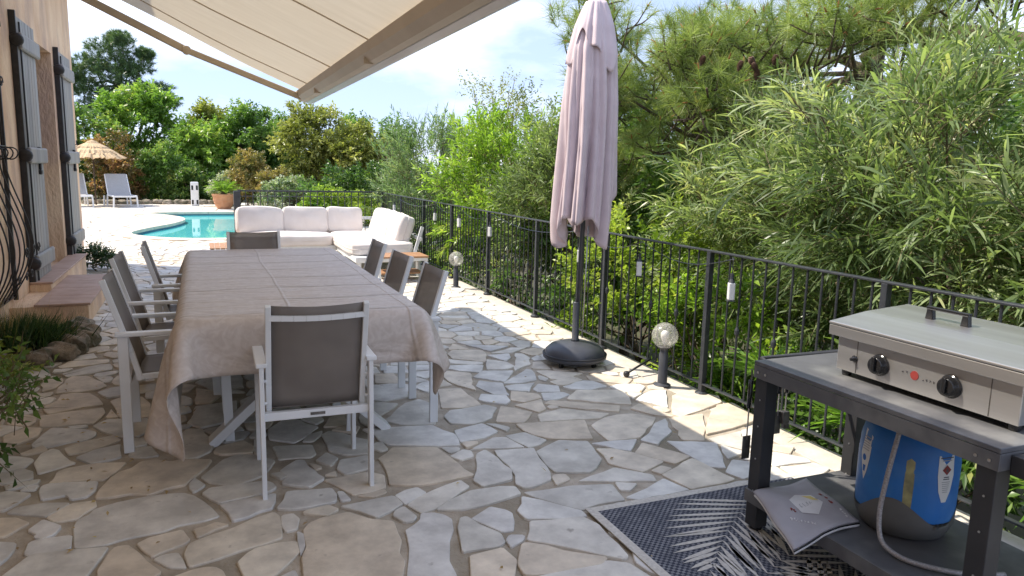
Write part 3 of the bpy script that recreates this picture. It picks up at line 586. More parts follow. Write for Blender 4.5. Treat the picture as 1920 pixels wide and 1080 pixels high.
# small fillers wherever a bare patch is left between the stones
add = []
for p in np.c_[gS.uniform(-1.7, 3.12, 9000), gS.uniform(1.5, 14, 9000)]:
    if np.min(np.abs(seeds-p).max(1)) < .17 or (add and np.min(np.abs(np.array(add)-p).max(1)) < .12): continue
    if p[1] < 8:
        if np.min(np.abs(bnd-p).max(1)) < .035: continue
        if any(inside(p, P) for P in TR if abs(P[0, 0]-p[0]) < 1.6 and abs(P[0, 1]-p[1]) < 1.6): continue
    add.append(p)
seeds = np.concatenate([seeds, np.array(add)]) if add else seeds
def clip(poly, q, nrm):
    o = []
    for i in range(len(poly)):
        a, b = poly[i-1], poly[i]; da, db = (a-q)@nrm, (b-q)@nrm
        if (da <= 0) != (db <= 0): o.append(a+(b-a)*(da/(da-db)))
        if db <= 0: o.append(b)
    return o
def cell(p, i):
    s = .55
    poly = [p+np.array(v)*s for v in ((-1, -1), (1, -1), (1, 1), (-1, 1))]
    gap = gS.uniform(.005, .012) if p[1] < 12 else gS.uniform(.016, .03)
    d = np.linalg.norm(seeds-p, axis=1); nb = np.argsort(d)[1:15]
    for j in nb:
        nv = (seeds[j]-p)/d[j]; poly = clip(poly, p+nv*(d[j]/2-gap), nv)
        if len(poly) < 3: return None
    d = np.linalg.norm(fixed-p, axis=1); nb = np.argsort(d)[:60]
    for j in nb:
        if d[j] > .8 or d[j] < 1e-6: continue
        nv = (fixed[j]-p)/d[j]; poly = clip(poly, p+nv*(d[j]-.018), nv)
        if len(poly) < 3: return None
    P = np.array(poly); A = .5*abs(np.sum(P[:, 0]*np.roll(P[:, 1], -1)-P[:, 1]*np.roll(P[:, 0], -1)))
    return P if A > .0035 else None
cells = [c for c in (cell(p, i) for i, p in enumerate(seeds)) if c is not None]
make_stones('flagstone', TR, gS, terrace)
camxy = np.array([0, 0.])
def score(P):
    c = P.mean(0); dep = c[0]*math.sin(YAW)+c[1]*math.cos(YAW); lat = c[0]*math.cos(YAW)-c[1]*math.sin(YAW)
    if dep < 1.8 or abs(lat/dep) > .72: return 0
    A = .5*abs(np.sum(P[:, 0]*np.roll(P[:, 1], -1)-P[:, 1]*np.roll(P[:, 0], -1))); return A/dep**3
cells.sort(key=score, reverse=True)
nsep = 298-len(TR)
make_stones('flagstone', cells[:nsep], gS, terrace, .008)
make_stones('far_flagstones', cells[nsep:], gS, terrace, .008, one=True)

# ---- house
XW = -1.7
house = thing('house', 'peach stucco house wall with shuttered doorway beside the stone terrace', 'house', (XW, 8, 0))
def hp(name, mat, boxes, parent=house, bevel=0., smooth=False):
    mb = MB()
    for b in boxes: mb.box(b[0]-XW, b[1]-XW, b[2]-8, b[3]-8, b[4], b[5])
    return mb.build(name, mat, parent, bevel=bevel)
DY0, DY1, DZ0, DZ1 = 9.98, 11.32, .24, 2.90       # doorway
WY0, WY1, WZ0, WZ1 = 6.7, 8.0, .95, 2.6           # window behind the grille
T = .38
hp('wall', 'stucco', [(XW-T, XW, -4, WY0, -.2, 4.3), (XW-T, XW, WY0, WY1, -.2, WZ0), (XW-T, XW, WY0, WY1, WZ1, 4.3), (XW-T, XW, WY1, DY0, -.2, 4.3),
                      (XW-T, XW, DY0, DY1, DZ1, 4.3), (XW-T, XW, DY0, DY1, -.2, DZ0-.02), (XW-T, XW, DY1, 13.04, -.2, 4.3), (-9, XW-T, 12.66, 13.04, -.2, 4.3), (-9, XW-T, -4, -3.6, -.2, 4.3)])
roof = MB(); roof.add([(-9-XW, -12.6, 5.9), (.45, -12.6, 4.25), (.45, 5.45, 4.25), (-9-XW, 5.45, 5.9), (-9-XW, -12.6, 6.05), (.45, -12.6, 4.40), (.45, 5.45, 4.40), (-9-XW, 5.45, 6.05)],
                      [(0, 3, 2, 1), (4, 5, 6, 7), (0, 1, 5, 4), (1, 2, 6, 5), (2, 3, 7, 6), (3, 0, 4, 7)])
roof.build('roof', 'terracotta', house)
d = hp('door', 'glassdark', [(XW-.36, XW-.32, DY0, DY1, DZ0, DZ1)])
hp('door_frame', 'shutter', [(XW-.32, XW-.27, DY0, DY0+.08, DZ0, DZ1), (XW-.32, XW-.27, DY1-.08, DY1, DZ0, DZ1), (XW-.32, XW-.27, DY0+.08, DY1-.08, DZ1-.08, DZ1), (XW-.315, XW-.275, (DY0+DY1)/2-.05, (DY0+DY1)/2+.05, DZ0, DZ1-.08)], d, .006)
wn = hp('window', 'glassdark', [(XW-.3, XW-.27, WY0, WY1, WZ0, WZ1)])
hp('window_frame', 'shutter', [(XW-.27, XW-.22, WY0, WY0+.07, WZ0, WZ1), (XW-.27, XW-.22, WY1-.07, WY1, WZ0, WZ1), (XW-.27, XW-.22, WY0+.07, WY1-.07, WZ1-.07, WZ1), (XW-.27, XW-.22, WY0+.07, WY1-.07, WZ0, WZ0+.07)], wn, .005)
# shutters, folded open against the wall
def shutter(y0, y1, z0, z1, hinge, label):
    s = hp('shutter', 'shutter', [(XW+.028, XW+.040, y0, y1, z0, z1)])
    s['label'] = label
    nb = 6; dw = (y1-y0)/nb
    for i in range(nb):
        hp('shutter_board', 'shutter', [(XW+.040, XW+.058, y0+i*dw+.005, y0+(i+1)*dw-.005, z0, z1)], s, .004)
    for zc in (z0+.18, (z0+z1)/2-.08, z1-.32):
        hp('batten', 'shutter', [(XW+.058, XW+.10, y0+.02, y1+.06, zc, zc+.17)], s, .03)
        mb = MB(); mb.lathe([(.0, -.02), (.055, -.02), (.07, 0), (.055, .03), (.0, .035)], 14)
        for q in range(len(mb.v)):
            x_, y_, z_ = mb.v[q]; mb.v[q] = (x_+.055, (hinge-8)+z_*1.2, zc+.085+y_)
        mb.build('hinge', 'iron', s, smooth=True)
    hp('edge_strip', 'iron', [(XW+.002, XW+.062, y0-.035, y0-.004, z0-.03, z1+.05)], s, .004)
    hp('espagnolette_bar', 'iron', [(XW+.064, XW+.08, y0+.06, y0+.075, z0, z1-.05)], s)
    hp('latch', 'iron', [(XW+.06, XW+.09, y1-.30, y1-.24, 1.62, 1.70), (XW+.06, XW+.085, y1-.29, y1-.25, 1.45, 1.62), (XW+.06, XW+.09, y1-.31, y1-.23, 1.40, 1.45)], s, .008)
shutter(9.05, 9.93, .22, 2.98, 9.02, 'grey boarded shutter folded back on the near side of the doorway')
shutter(11.50, 12.42, .22, 2.95, 11.46, 'grey boarded shutter folded back on the far side of the doorway')
mb = MB(); mb.tube([(.0, 4.62, 1.78), (.05, 4.62, 1.78), (.05, 4.62, 1.84)], .008, 6); mb.build('wall_hook', 'iron', house)
# iron grille with bellied lower half over the window
gr = hp('window_grille', 'iron', [(XW+.02, XW+.05, 6.75, 8.22, 1.66, 1.69), (XW+.0, XW+.03, 6.75, 8.22, .27, .30), (XW+.02, XW+.05, 6.75, 8.22, 2.9, 2.93), (XW+.012, XW+.05, 8.22, 8.25, .24, 2.98)])
def belly(z):
    t = (1.66-z)/(1.66-.28); t = min(max(t, 0), 1); return .03+.19*math.sin(math.pi*t**1.5)**1.15
for i in range(8):
    yy = 6.8+i*.195
    mb = MB(); zs = np.linspace(1.66, .28, 22); mb.tube([(belly(z), yy-8, z) for z in zs], .007, 6); mb.build('grille_bar', 'iron', gr, smooth=True)
    mb = MB(); mb.tube([(.035, yy-8, 1.68), (.035, yy-8, 2.92)], .007, 6); mb.build('grille_bar', 'iron', gr, smooth=True)
    mb = MB(); mb.tube([(.10+.055*math.cos(a), yy-8+.012*math.sin(a*2), 1.62+.055*math.sin(a)) for a in np.linspace(0, 6.283, 16)], .006, 5); mb.build('grille_ring', 'iron', gr, smooth=True)
for zc, rr in ((2.25, .06), (2.75, .13), (.75, .06), (.5, .05)):
    for yy in (8.12, 7.9, 7.6):
        mb = MB(); mb.tube([(.05+(belly(zc) if zc < 1.6 else .03), yy-8+rr*(1-a/9)*math.cos(a), zc+rr*(1-a/9)*math.sin(a)) for a in np.linspace(0, 7.5, 26)], .006, 5); mb.build('grille_scroll', 'iron', gr, smooth=True)

# door steps
st = thing('door_step', 'two pinkish tiled door steps below the shuttered doorway', 'steps', (-1.35, 9.1, 0))
def sp_(name, mat, x0, x1, y0, y1, z0, z1, bev=.006): 
    mb = MB(); mb.box(x0+1.35, x1+1.35, y0-9.1, y1-9.1, z0, z1); return mb.build(name, mat, st, bevel=bev)
sp_('riser', 'stucco', -1.70, -1.05, 8.08, 10.06, -.02, .188)
for i in range(4): sp_('tread_tile', 'tile', -1.50, -1.03, 8.06+i*.503, 8.06+(i+1)*.503-.006, .190, .212)
sp_('riser', 'stucco', -1.70, -1.50, 9.0, 11.6, .0, .268)
for i in range(5): sp_('tread_tile', 'tile', -1.695, -1.48, 8.98+i*.53, 8.98+(i+1)*.53-.006, .270, .292)

# ---- awning
AY0, AY1 = -.6, 8.84; AX, AZ = 1.09, 2.40; WXX, WZ_ = -1.62, 3.66
aw = thing('awning', 'cream retractable awning stretched from the house over the dining table', 'awning', (WXX, 4, WZ_))
ax = lambda x, y, z: (x-WXX, y-4, z-WZ_)
edges_y = [AY1-.02, 8.12, 6.62, 5.05, 3.50, 1.95, .40, AY0+.02]
for i in range(7):
    y1_, y0_ = edges_y[i], edges_y[i+1]; mb = MB(); nu, nv = 14, 4; v = []
    for a in range(nu+1):
        for b in range(nv+1):
            t = a/nu; sag = .05*math.sin(math.pi*t)+.012*math.sin(9*t+b*1.7+i)*math.sin(math.pi*t)
            if i == 0: edge_in = .06*math.sin(math.pi*t)*(1-b/nv)
            else: edge_in = 0
            v.append(ax(WXX+(AX-WXX)*t, y1_+(y0_-y1_)*b/nv-edge_in, WZ_+(AZ-WZ_)*t-sag))
    mb.add(v, [(a*(nv+1)+b, (a+1)*(nv+1)+b, (a+1)*(nv+1)+b+1, a*(nv+1)+b+1) for a in range(nu) for b in range(nv)])
    mb.build('canvas_panel', 'awning', aw, smooth=True)
    if i:
        mb = MB(); mb.tube([ax(WXX+(AX-WXX)*t, y1_, WZ_+(AZ-WZ_)*t-.05*math.sin(math.pi*t)-.004-.012*math.sin(9*t+i)*math.sin(math.pi*t)) for t in np.linspace(0, 1, 15)], .006, 4); mb.build('seam', 'awnframe', aw)
mb = MB()
prof = [(-.02, .05), (-.09, .0), (-.075, -.06), (-.03, -.105), (.02, -.115), (.02, .05)]
pv = [ax(AX+p[0]+.03, yy, AZ+p[1]-.01) for yy in (AY0-.05, AY1+.05) for p in prof]; k = len(prof)
mb.add(pv, [(i, (i+1) % k, k+(i+1) % k, k+i) for i in range(k)]+[tuple(range(k))[::-1], tuple(range(k, 2*k))]); bar = mb.build('front_bar', 'awnframe', aw, bevel=.004)
mb = MB(); pr2 = [(.022, .05), (.022, -.115), (.07, -.135), (.125, -.11), (.13, -.01), (.09, .05)]; k = len(pr2)
mb.add([ax(AX+p[0]+.03, yy, AZ+p[1]-.01) for yy in (AY0-.05, AY1+.05) for p in pr2], [(i, (i+1) % k, k+(i+1) % k, k+i) for i in range(k)]+[tuple(range(k))[::-1], tuple(range(k, 2*k))]); mb.build('bar_cover', 'awnface', aw, bevel=.006)
for yy in (7.6, 5.2):
    mb = MB(); mb.box(*[AX-.035-WXX, AX+.03-WXX], yy-4-.01, yy-4+.01, AZ-.128-WZ_, AZ-.05-WZ_); mb.build('bar_clip', 'awnframe', aw, bevel=.003)
for ya, yb, sgn in ((8.62, 8.78, 1), (-.35, -.5, -1)):
    e1 = ax(-.08, yb, 2.735); s0 = ax(WXX, ya, 3.44); e2 = ax(AX+.0, yb+.02*sgn, AZ-.08)
    mb = MB(); mb.bar(s0, e1, .05, .075); mb.build('folding_arm', 'awnframe', aw, bevel=.012)
    mb = MB(); mb.bar(e1, e2, .045, .065); mb.build('folding_arm', 'awnframe', aw, bevel=.012)
    mb = MB(); mb.tube([Vector(e1)+Vector((0, -.04, 0)), Vector(e1)+Vector((0, .04, 0))], .045, 12); mb.build('elbow_joint', 'awnframe', aw, smooth=True, bevel=.006)
mb = MB(); mb.tube([ax(WXX, AY0, WZ_), ax(WXX, AY1, WZ_)], .06, 12); mb.build('roller_tube', 'awnframe', aw, smooth=True)

# ---- iron fence along the garden side
FX, FH = 3.33, 1.05
fn = thing('iron_fence', 'long dark iron railing with upright bars along the garden edge of the terrace', 'fence', (FX, 6, 0))
def rail(root, a, b, z, wx, wz, name):
    mb = MB(); mb.bar((*a, z), (*b, z), wx, wz); return mb.build(name, 'fence', root, bevel=.004)
rail(fn, (0, -8.5), (0, 8.55), FH, .042, .014, 'top_rail')
rail(fn, (0, -8.5), (0, 8.55), FH-.085 if False else .075, .036, .012, 'bottom_rail')
posts = [8.72-6+1.48*i for i in range(-7, 5)]
mb = MB(); mb.box(-.02, .02, -.02, .02, -.01, FH-.006); mb.lathe([(.05, -.012), (.05, .008), (.03, .02)], 12)
p0 = mb.build('post', 'fence', fn, bevel=.003); p0.location = (0, posts[0], 0)
for q in posts[1:]:
    o = dup(p0, fn); o.location = (0, q, 0)
mb = MB(); mb.tube([(0, 0, .078), (0, 0, FH-.005)], .0075, 6); b0 = mb.build('baluster', 'fence', fn)
mb = MB(); mb.tube([(0, 0, .078), (0, 0, FH-.005)], .0075, 6)
mb.lathe([(.008, .50), (.017, .52), (.017, .545), (.008, .565)], 8, caps=False); b1 = mb.build('baluster', 'fence', fn)
i = 0; yb = -8.4; first = [True, True]
while yb < 8.5:
    if min(abs(yb-q) for q in posts) > .05:
        src = b1 if i % 3 == 0 else b0
        if first[i % 3 == 0]: o = src; first[i % 3 == 0] = False
        else: o = src.copy(); COL.objects.link(o)
        o.parent = fn; o.location = (0, yb, 0)
    i += 1; yb += .1175
f2 = thing('iron_fence', 'short dark iron railing behind the corner sofa, between pool and garden', 'fence', (.62, 14.62, 0))
LX = 2.75
rail(f2, (0, 0), (LX, 0), FH+.01, .045, .03, 'top_rail'); rail(f2, (0, 0), (LX, 0), FH-.09, .03, .012, 'middle_rail'); rail(f2, (0, 0), (LX, 0), .09, .03, .012, 'bottom_rail')
mb = MB(); mb.box(-.07, .05, -.07, .07, -.01, FH+.005); mb.build('end_pillar', 'fence', f2, bevel=.008)
mb = MB(); mb.tube([(0, 0, .09), (0, 0, FH)], .0085, 6); b2 = mb.build('baluster', 'fence', f2); i = 0
while .14+i*.13 < LX:
    o = b2 if i == 0 else b2.copy()
    if i: COL.objects.link(o)
    o.parent = f2; o.location = (.14+i*.13, 0, 0); i += 1
# ================================================================== FURNITURE AND OBJECTS
def squad(mb, dims, c=(0, 0, 0), p=5., n=7, mat=None):
    """puffy cushion block"""
    a, b, h = dims[0]/2, dims[1]/2, dims[2]/2
    for ax_ in range(3):
        for s in (-1, 1):
            v = []
            for i in range(n+1):
                for j in range(n+1):
                    u, w_ = math.tan((-1+2*i/n)*.785), math.tan((-1+2*j/n)*.785)
                    q = [0, 0, 0]; q[ax_] = s; q[(ax_+1) % 3] = u*s; q[(ax_+2) % 3] = w_
                    L_ = sum(abs(t)**p for t in q)**(1/p); q = [t/L_ for t in q]
                    q = Vector((q[0]*a+c[0], q[1]*b+c[1], q[2]*h+c[2]))
                    v.append(mat @ q if mat is not None else q)
            mb.add(v, [(i*(n+1)+j, (i+1)*(n+1)+j, (i+1)*(n+1)+j+1, i*(n+1)+j+1) for i in range(n) for j in range(n)])
    return mb

# ---- table and cloth
tb = thing('dining_table', 'long white aluminium dining table hidden under the beige cloth', 'table', (.5, 5.5, 0))
mb = MB(); mb.box(-.61, .61, -1.57, 1.55, .765, .792); mb.build('tabletop', 'white', tb, bevel=.004)
for yy in (-1.15, 1.15):
    for s in (-1, 1):
        mb = MB(); mb.bar((-.50*s, yy+.03*s, .0), (.34*s, yy+.03*s, .775), .05, .12, (0, 1, 0)); mb.build('cross_leg', 'white', tb, bevel=.004)
mb = MB(); mb.bar((0, -1.15, .42), (0, 1.15, .42), .05, .05); mb.build('stretcher', 'white', tb, bevel=.004)
def drape():
    """let a cloth fall over the table: small mass-spring simulation"""
    g = np.random.default_rng(3); bx0, bx1, by0, by1, bz = -.15, 1.15, 3.88, 7.1, .81
    nx, ny = 48, 76
    P = np.zeros((ny, nx, 3)); P[..., 0] = np.linspace(bx0-.56, bx1+.36, nx)[None]; P[..., 1] = np.linspace(by0-.25, by1+.28, ny)[:, None]
    rest = P.reshape(-1, 3).copy(); P[..., 2] = bz+.01+g.normal(0, .003, (ny, nx)); P = P.reshape(-1, 3); V = np.zeros_like(P)
    idx = np.arange(nx*ny).reshape(ny, nx); groups = []
    def con(a, b, k):
        r_, c_ = min(a.shape[0], b.shape[0]), min(a.shape[1], b.shape[1]); a = a[:r_, :c_].ravel(); b = b[:r_, :c_].ravel()
        groups.append((a, b, np.linalg.norm(rest[a]-rest[b], axis=1), k))
    for s in (0, 1):
        con(idx[:, s:-1:2], idx[:, s+1::2], 1.); con(idx[s:-1:2], idx[s+1::2], 1.)
        for t in (0, 1):
            con(idx[s:-1:2, :-1][:, t::2], idx[s+1::2, 1:][:, t::2], .35); con(idx[s:-1:2, 1:][:, t::2], idx[s+1::2, :-1][:, t::2], .35)
    for s in range(4):
        con(idx[:, s:-2:4], idx[:, s+2::4], .12); con(idx[s:-2:4], idx[s+2::4], .12)
    dt = 1/100; m_ = .006
    for it in range(240):
        V[:, 2] -= 9.8*dt; V *= .98
        if it < 110: V += g.normal(0, .02, V.shape)
        old = P.copy(); P = P+V*dt
        for sub in range(11):
            for a, b, L_, k in groups:
                d = P[b]-P[a]; l_ = np.sqrt((d*d).sum(1)); c = (k*.5*(l_-L_)/np.maximum(l_, 1e-6))[:, None]*d
                P[a] += c; P[b] -= c
            ins = (P[:, 0] > bx0-m_) & (P[:, 0] < bx1+m_) & (P[:, 1] > by0-m_) & (P[:, 1] < by1+m_) & (P[:, 2] < bz+m_)
            if ins.any():
                q = P[ins]; ds = np.stack([(bz+m_-q[:, 2])*.6, q[:, 0]-bx0+m_, bx1+m_-q[:, 0], q[:, 1]-by0+m_, by1+m_-q[:, 1]], 1); w_ = ds.argmin(1)
                q[w_ == 0, 2] = bz+m_; q[w_ == 1, 0] = bx0-m_; q[w_ == 2, 0] = bx1+m_; q[w_ == 3, 1] = by0-m_; q[w_ == 4, 1] = by1+m_; P[ins] = q
            P[:, 2] = np.maximum(P[:, 2], .02)
        V = (P-old)/dt
        on = (P[:, 2] < bz+.02) & (P[:, 0] > bx0) & (P[:, 0] < bx1) & (P[:, 1] > by0) & (P[:, 1] < by1); V[on, :2] *= .3
        sp_ = np.linalg.norm(V, axis=1, keepdims=True); V *= np.minimum(1, 3/np.maximum(sp_, 1e-6))
    return P-np.array([.5, 5.5, .5]), nx, ny
q, cnx, cny = drape()
mb = MB(); mb.add(q.tolist(), [(j*cnx+i, j*cnx+i+1, (j+1)*cnx+i+1, (j+1)*cnx+i) for j in range(cny-1) for i in range(cnx-1)])
cl = mb.build('tablecloth', 'cloth', None, smooth=True, sub=1); cl.location = (.5, 5.5, .5)
tag(cl, 'creased beige cloth draped over the long dining table, corners hanging low', 'tablecloth')
so = cl.modifiers.new('thick', 'SOLIDIFY'); so.thickness = .002

# ---- dining chairs (local: faces +Y)
def make_chair():
    t = thing('dining_chair', '', 'chair')
    W = .255
    for s in (-1, 1):
        mb = MB(); mb.bar((W*s, -.25, 0), (W*s, -.25, .655), .022, .052, (0, 1, 0)); mb.build('leg', 'white', t, bevel=.003)
        mb = MB(); mb.bar((W*s, .27, 0), (W*s, .25, .655), .022, .052, (0, 1, 0)); mb.build('leg', 'white', t, bevel=.003)
        mb = MB(); mb.box(W*s-.026, W*s+.026, -.285, .285, .655, .677); mb.build('armrest', 'white', t, bevel=.005)
        mb = MB(); mb.bar((.222*s, -.175, .40), (.222*s, -.215, .56), .026, .03, (0, 1, 0)); mb.bar((.222*s, -.215, .56), (.222*s, -.335, .958), .026, .03, (0, 1, 0)); mb.build('back_upright', 'white', t, bevel=.003)
        mb = MB(); mb.bar((.222*s, -.20, .415), (.222*s, .24, .435), .022, .03); mb.build('seat_rail', 'white', t, bevel=.003)
        for zz in (.47, .58):
            mb = MB(); mb.tube([(.23*s, -.235, zz), (.262*s, -.235, zz)], .008, 8); mb.build('bolt', 'white', t)
    mb = MB(); mb.bar((-.245, -.235, .405), (.245, -.235, .405), .03, .04); rr = mb.build('rear_crossbar', 'white', t, bevel=.003)
    mb = MB(); mb.box(-.035, .035, -.2525, -.2505, .398, .412); mb.build('maker_plate', 'steeldark', rr)
    mb = MB(); mb.bar((-.245, .245, .43), (.245, .245, .43), .03, .03); mb.build('front_crossbar', 'white', t, bevel=.003)
    mb = MB(); N = 8; pv = [(-.222+.444*i/N, -.322-.018*math.sin(math.pi*i/N), .898-.006*math.sin(math.pi*i/N)) for i in range(N+1)]
    for i in range(N): mb.bar(pv[i], pv[i+1], .018, .026)
    mb.build('top_crossbar', 'white', t, bevel=.002)
    mb = MB(); nu, nv = 8, 10; v = []
    for i in range(nu+1):
        for j in range(nv+1):
            z = .43+(.955-.43)*j/nv; yb_ = -.185-(.03*(z-.43)/.13 if z < .56 else .03+.12*(z-.56)/.398)
            v.append((-.21+.42*i/nu, yb_+.006-.022*math.sin(math.pi*i/nu)*(.5+.5*j/nv), z-.008*math.sin(math.pi*i/nu)*(j == nv)))
    mb.add(v, [(i*(nv+1)+j, (i+1)*(nv+1)+j, (i+1)*(nv+1)+j+1, i*(nv+1)+j+1) for i in range(nu) for j in range(nv)]); o = mb.build('back_sling', 'sling', t, smooth=True)
    o.modifiers.new('thick', 'SOLIDIFY').thickness = .003
    mb = MB(); v = []
    for i in range(nu+1):
        for j in range(nv+1):
            v.append((-.212+.424*i/nu, -.19+.44*j/nv, .432+.012*j/nv-.025*math.sin(math.pi*i/nu)*math.sin(math.pi*j/nv)))
    mb.add(v, [(i*(nv+1)+j, (i+1)*(nv+1)+j, (i+1)*(nv+1)+j+1, i*(nv+1)+j+1) for i in range(nu) for j in range(nv)]); o = mb.build('seat_sling', 'sling', t, smooth=True)
    o.modifiers.new('thick', 'SOLIDIFY').thickness = .003
    return t
ch0 = make_chair()
CH = [(.485, 3.775, R(-1), 'white framed taupe sling chair at the near end of the table, back to camera'),
      (-.17, 4.63, R(-90), 'nearest of three sling chairs on the house side of the table'),
      (-.21, 5.57, R(-92), 'middle sling chair of three on the house side of the table'),
      (-.09, 6.30, R(-88), 'farthest of three sling chairs on the house side of the table'),
      (1.05, 4.57, R(90), 'nearest of three sling chairs on the fence side of the table'),
      (1.03, 5.33, R(92), 'middle sling chair of three on the fence side of the table'),
      (1.05, 6.21, R(90), 'farthest of three sling chairs on the fence side of the table'),
      (.44, 6.91, R(181), 'sling chair at the far end of the table facing the camera')]
for i, (x, y, a, lb) in enumerate(CH):
    c = ch0 if i == 0 else dup(ch0)
    frame(c, (x, y, 0), a); tag(c, lb, 'chair', 'dining chairs round the long table')

# ---- closed parasol
px, py = 2.81, 5.30
pa = thing('parasol', 'tall closed mauve parasol standing on the terrace by the railing', 'parasol', (px, py, 0))
lean = Vector((.045, -.02))
cen = lambda z: Vector((lean.x*z/2.0*.9, lean.y*z/2.0*.9, z))
mb = MB(); mb.lathe([(.0, .05), (.24, .05), (.262, .065), (.265, .085), (.25, .095)], 40); mb.lathe([(.252, .096), (.245, .125), (.20, .165), (.12, .19), (.05, .20), (.0, .2)], 40, caps=False); mb.build('base', 'lead', pa, smooth=True)
mb = MB(); mb.lathe([(.256, .088), (.267, .091), (.267, .098), (.256, .101)], 40, caps=False); mb.build('base_rim', 'cartdark', pa, smooth=True)
for a in range(4):
    mb = MB(); mb.tube([(.19*math.cos(a*1.57+.5)-.012, .19*math.sin(a*1.57+.5), .025), (.19*math.cos(a*1.57+.5)+.012, .19*math.sin(a*1.57+.5), .025)], .024, 10); mb.build('castor', 'black', pa)
mb = MB(); mb.lathe([(.036, .198), (.034, .215), (.0285, .22), (.028, .52), (.026, .525)], 16); mb.build('sleeve', 'lead', pa, smooth=True)
mb = MB(); mb.tube([cen(.3), cen(2.93)], .019, 12); mb.build('pole', 'lead', pa, smooth=True)
mb = MB(); mb.tube([cen(.22)+Vector((.055, -.005, 0)), cen(1.15)+Vector((.05, -.005, 0))], .006, 8); mb.build('crank_rod', 'steel', pa, smooth=True)
mb = MB(); mb.lathe([(.05, 0), (.058, .012), (.02, .03), (.012, .07), (.0, .075)], 14, c=tuple(cen(2.875))); mb.build('finial', 'lead', pa, smooth=True)
def canopy(z0f, z1, prof, folds, depth, seed, nth=120, nz=46, sharp=1.5):
    g = np.random.default_rng(seed); ph = g.random(6)*6.28; mb = MB(); v = []
    for j in range(nz+1):
        for i in range(nth):
            th = 2*math.pi*i/nth; zb = z0f(th); t = j/nz; z = z1+(zb-z1)*t
            s = (z1-z)/(z1-1.0); rr = np.interp(s, *zip(*prof))
            th2 = th+.16*math.sin(th*2+ph[4])+.12*math.sin(3*th+ph[5])+.10*math.sin(z*2.2+ph[3])
            lob = abs(math.sin(folds*th2/2+ph[0]))**.75; lo2 = abs(math.sin(folds*th2*.93+ph[1]+1.4*z))**.8
            wv = .55*math.cos(folds*th2+ph[0])+.38*math.cos((folds*2-3)*th2+ph[1]+.9*z)+.22*math.cos((folds+4)*th2-1.2*z+ph[2])
            wv = 1-2*abs(math.sin(.5*math.pi*max(-1, min(1, wv))-.25*math.pi*1.0))**.8 if False else max(-1, min(1, wv*1.15))
            r_ = rr*(1-depth*min(1, .3+s*1.2)*(.62*(1-lob)+.22*(1-lo2)+.16*(.5-.5*wv)))
            c = cen(z); v.append((c.x+r_*math.cos(th)*1.0, c.y+r_*math.sin(th), z))
    mb.add(v, [(j*nth+i, (j+1)*nth+i, (j+1)*nth+(i+1) % nth, j*nth+(i+1) % nth) for j in range(nz) for i in range(nth)])
    return mb
hem = lambda th: 1.16+.15*math.cos(3*th+.6)+.09*math.cos(5*th+2.0)-.05*math.sin(2*th)
mb = canopy(hem, 2.84, [(0, .085), (.06, .14), (.18, .205), (.4, .245), (.7, .27), (.9, .285), (1.1, .265)], 9, .72, 4, 160, 50)
o = mb.build('canopy', 'canvas', pa, smooth=True); o.modifiers.new('thick', 'SOLIDIFY').thickness = .003
cap = lambda th: 2.50+.12*math.cos(3*th+1.2)+.05*math.cos(7*th)
mb = canopy(cap, 2.875, [(0, .085), (.03, .115), (.1, .17), (.2, .22), (.3, .25)], 7, .6, 9, 128, 18)
o = mb.build('vent_flap', 'canvas', pa, smooth=True); o.modifiers.new('thick', 'SOLIDIFY').thickness = .003

# ---- globe lamps
def globe_lamp():
    t = thing('bollard_lamp', '', 'lamp')
    mb = MB(); mb.lathe([(.065, 0), (.065, .008), (.036, .018), (.034, .25), (.03, .255), (.03, .285), (.044, .29), (.05, .30), (.044, .305)], 20); mb.build('post', 'lead', t, smooth=True, bevel=.002)
    mb = MB(); N = 14
    mb.lathe([(.099*math.sin(a), .385-.099*math.cos(a)) for a in np.linspace(.42, 3.1416, N)], 28, caps=False); mb.build('globe', 'globe', t, smooth=True)
    mb = MB(); mb.lathe([(.012, .30), (.014, .335), (.022, .35), (.032, .38), (.03, .405), (.016, .422), (0, .425)], 14); mb.build('bulb', 'bulb', t, smooth=True)
    return t
g1 = globe_lamp(); g2 = dup(g1)
frame(g1, (3.17, 4.55, 0)); tag(g1, 'clear glass globe lamp on a short post, the nearer of two by the railing', 'lamp', 'globe lamps by the railing')
frame(g2, (3.10, 9.30, 0)); tag(g2, 'globe lamp on a short post by the railing, farther one near the sofa', 'lamp', 'globe lamps by the railing')

# ---- lanterns hung on the railing
def lantern():
    t = thing('hanging_lantern', '', 'lantern')
    mb = MB(); mb.box(-.022, .022, -.022, .022, -.15, -.03); mb.build('glass_body', 'whiteplastic', t, bevel=.008)
    mb = MB(); mb.lathe([(.022, -.03), (.012, -.005), (.012, .03), (.0, .032)], 10); mb.build('neck', 'lead', t)
    mb = MB(); mb.tube([(0, 0, .03), (0, 0, .12), (.012, 0, .14), (.02, 0, .13)], .003, 5); mb.build('hook', 'lead', t)
    mb = MB(); mb.box(-.025, .025, -.025, .025, -.157, -.151); mb.build('base_plate', 'lead', t)
    return t
l0 = lantern()
LN = [(13.5, .90, 'small pale lantern on the railing corner behind the sofa'), (10.9, .92, 'pale lantern hung on the railing beside the sofa arm'), (9.75, .92, 'pale lantern hung on the railing just left of the far globe lamp'),
      (8.55, .90, 'pale lantern hung on the railing just right of the far globe lamp'), (6.17, .88, 'pale lantern hung on the railing behind the parasol pole'), (5.13, .90, 'pale lantern hung on the railing left of the nearer globe lamp'), (3.98, .90, 'pale lantern hung on the railing right of the nearer globe lamp')]
for i, (y, z, lb) in enumerate(LN):
    o = l0 if i == 0 else dup(l0); o.location = (FX-.045, y, z); o.rotation_euler = (0, 0, .2*i); tag(o, lb, 'lantern', 'lanterns on the railing')
mb = MB(); pts = []
ys = sorted([l[0] for l in LN]); 
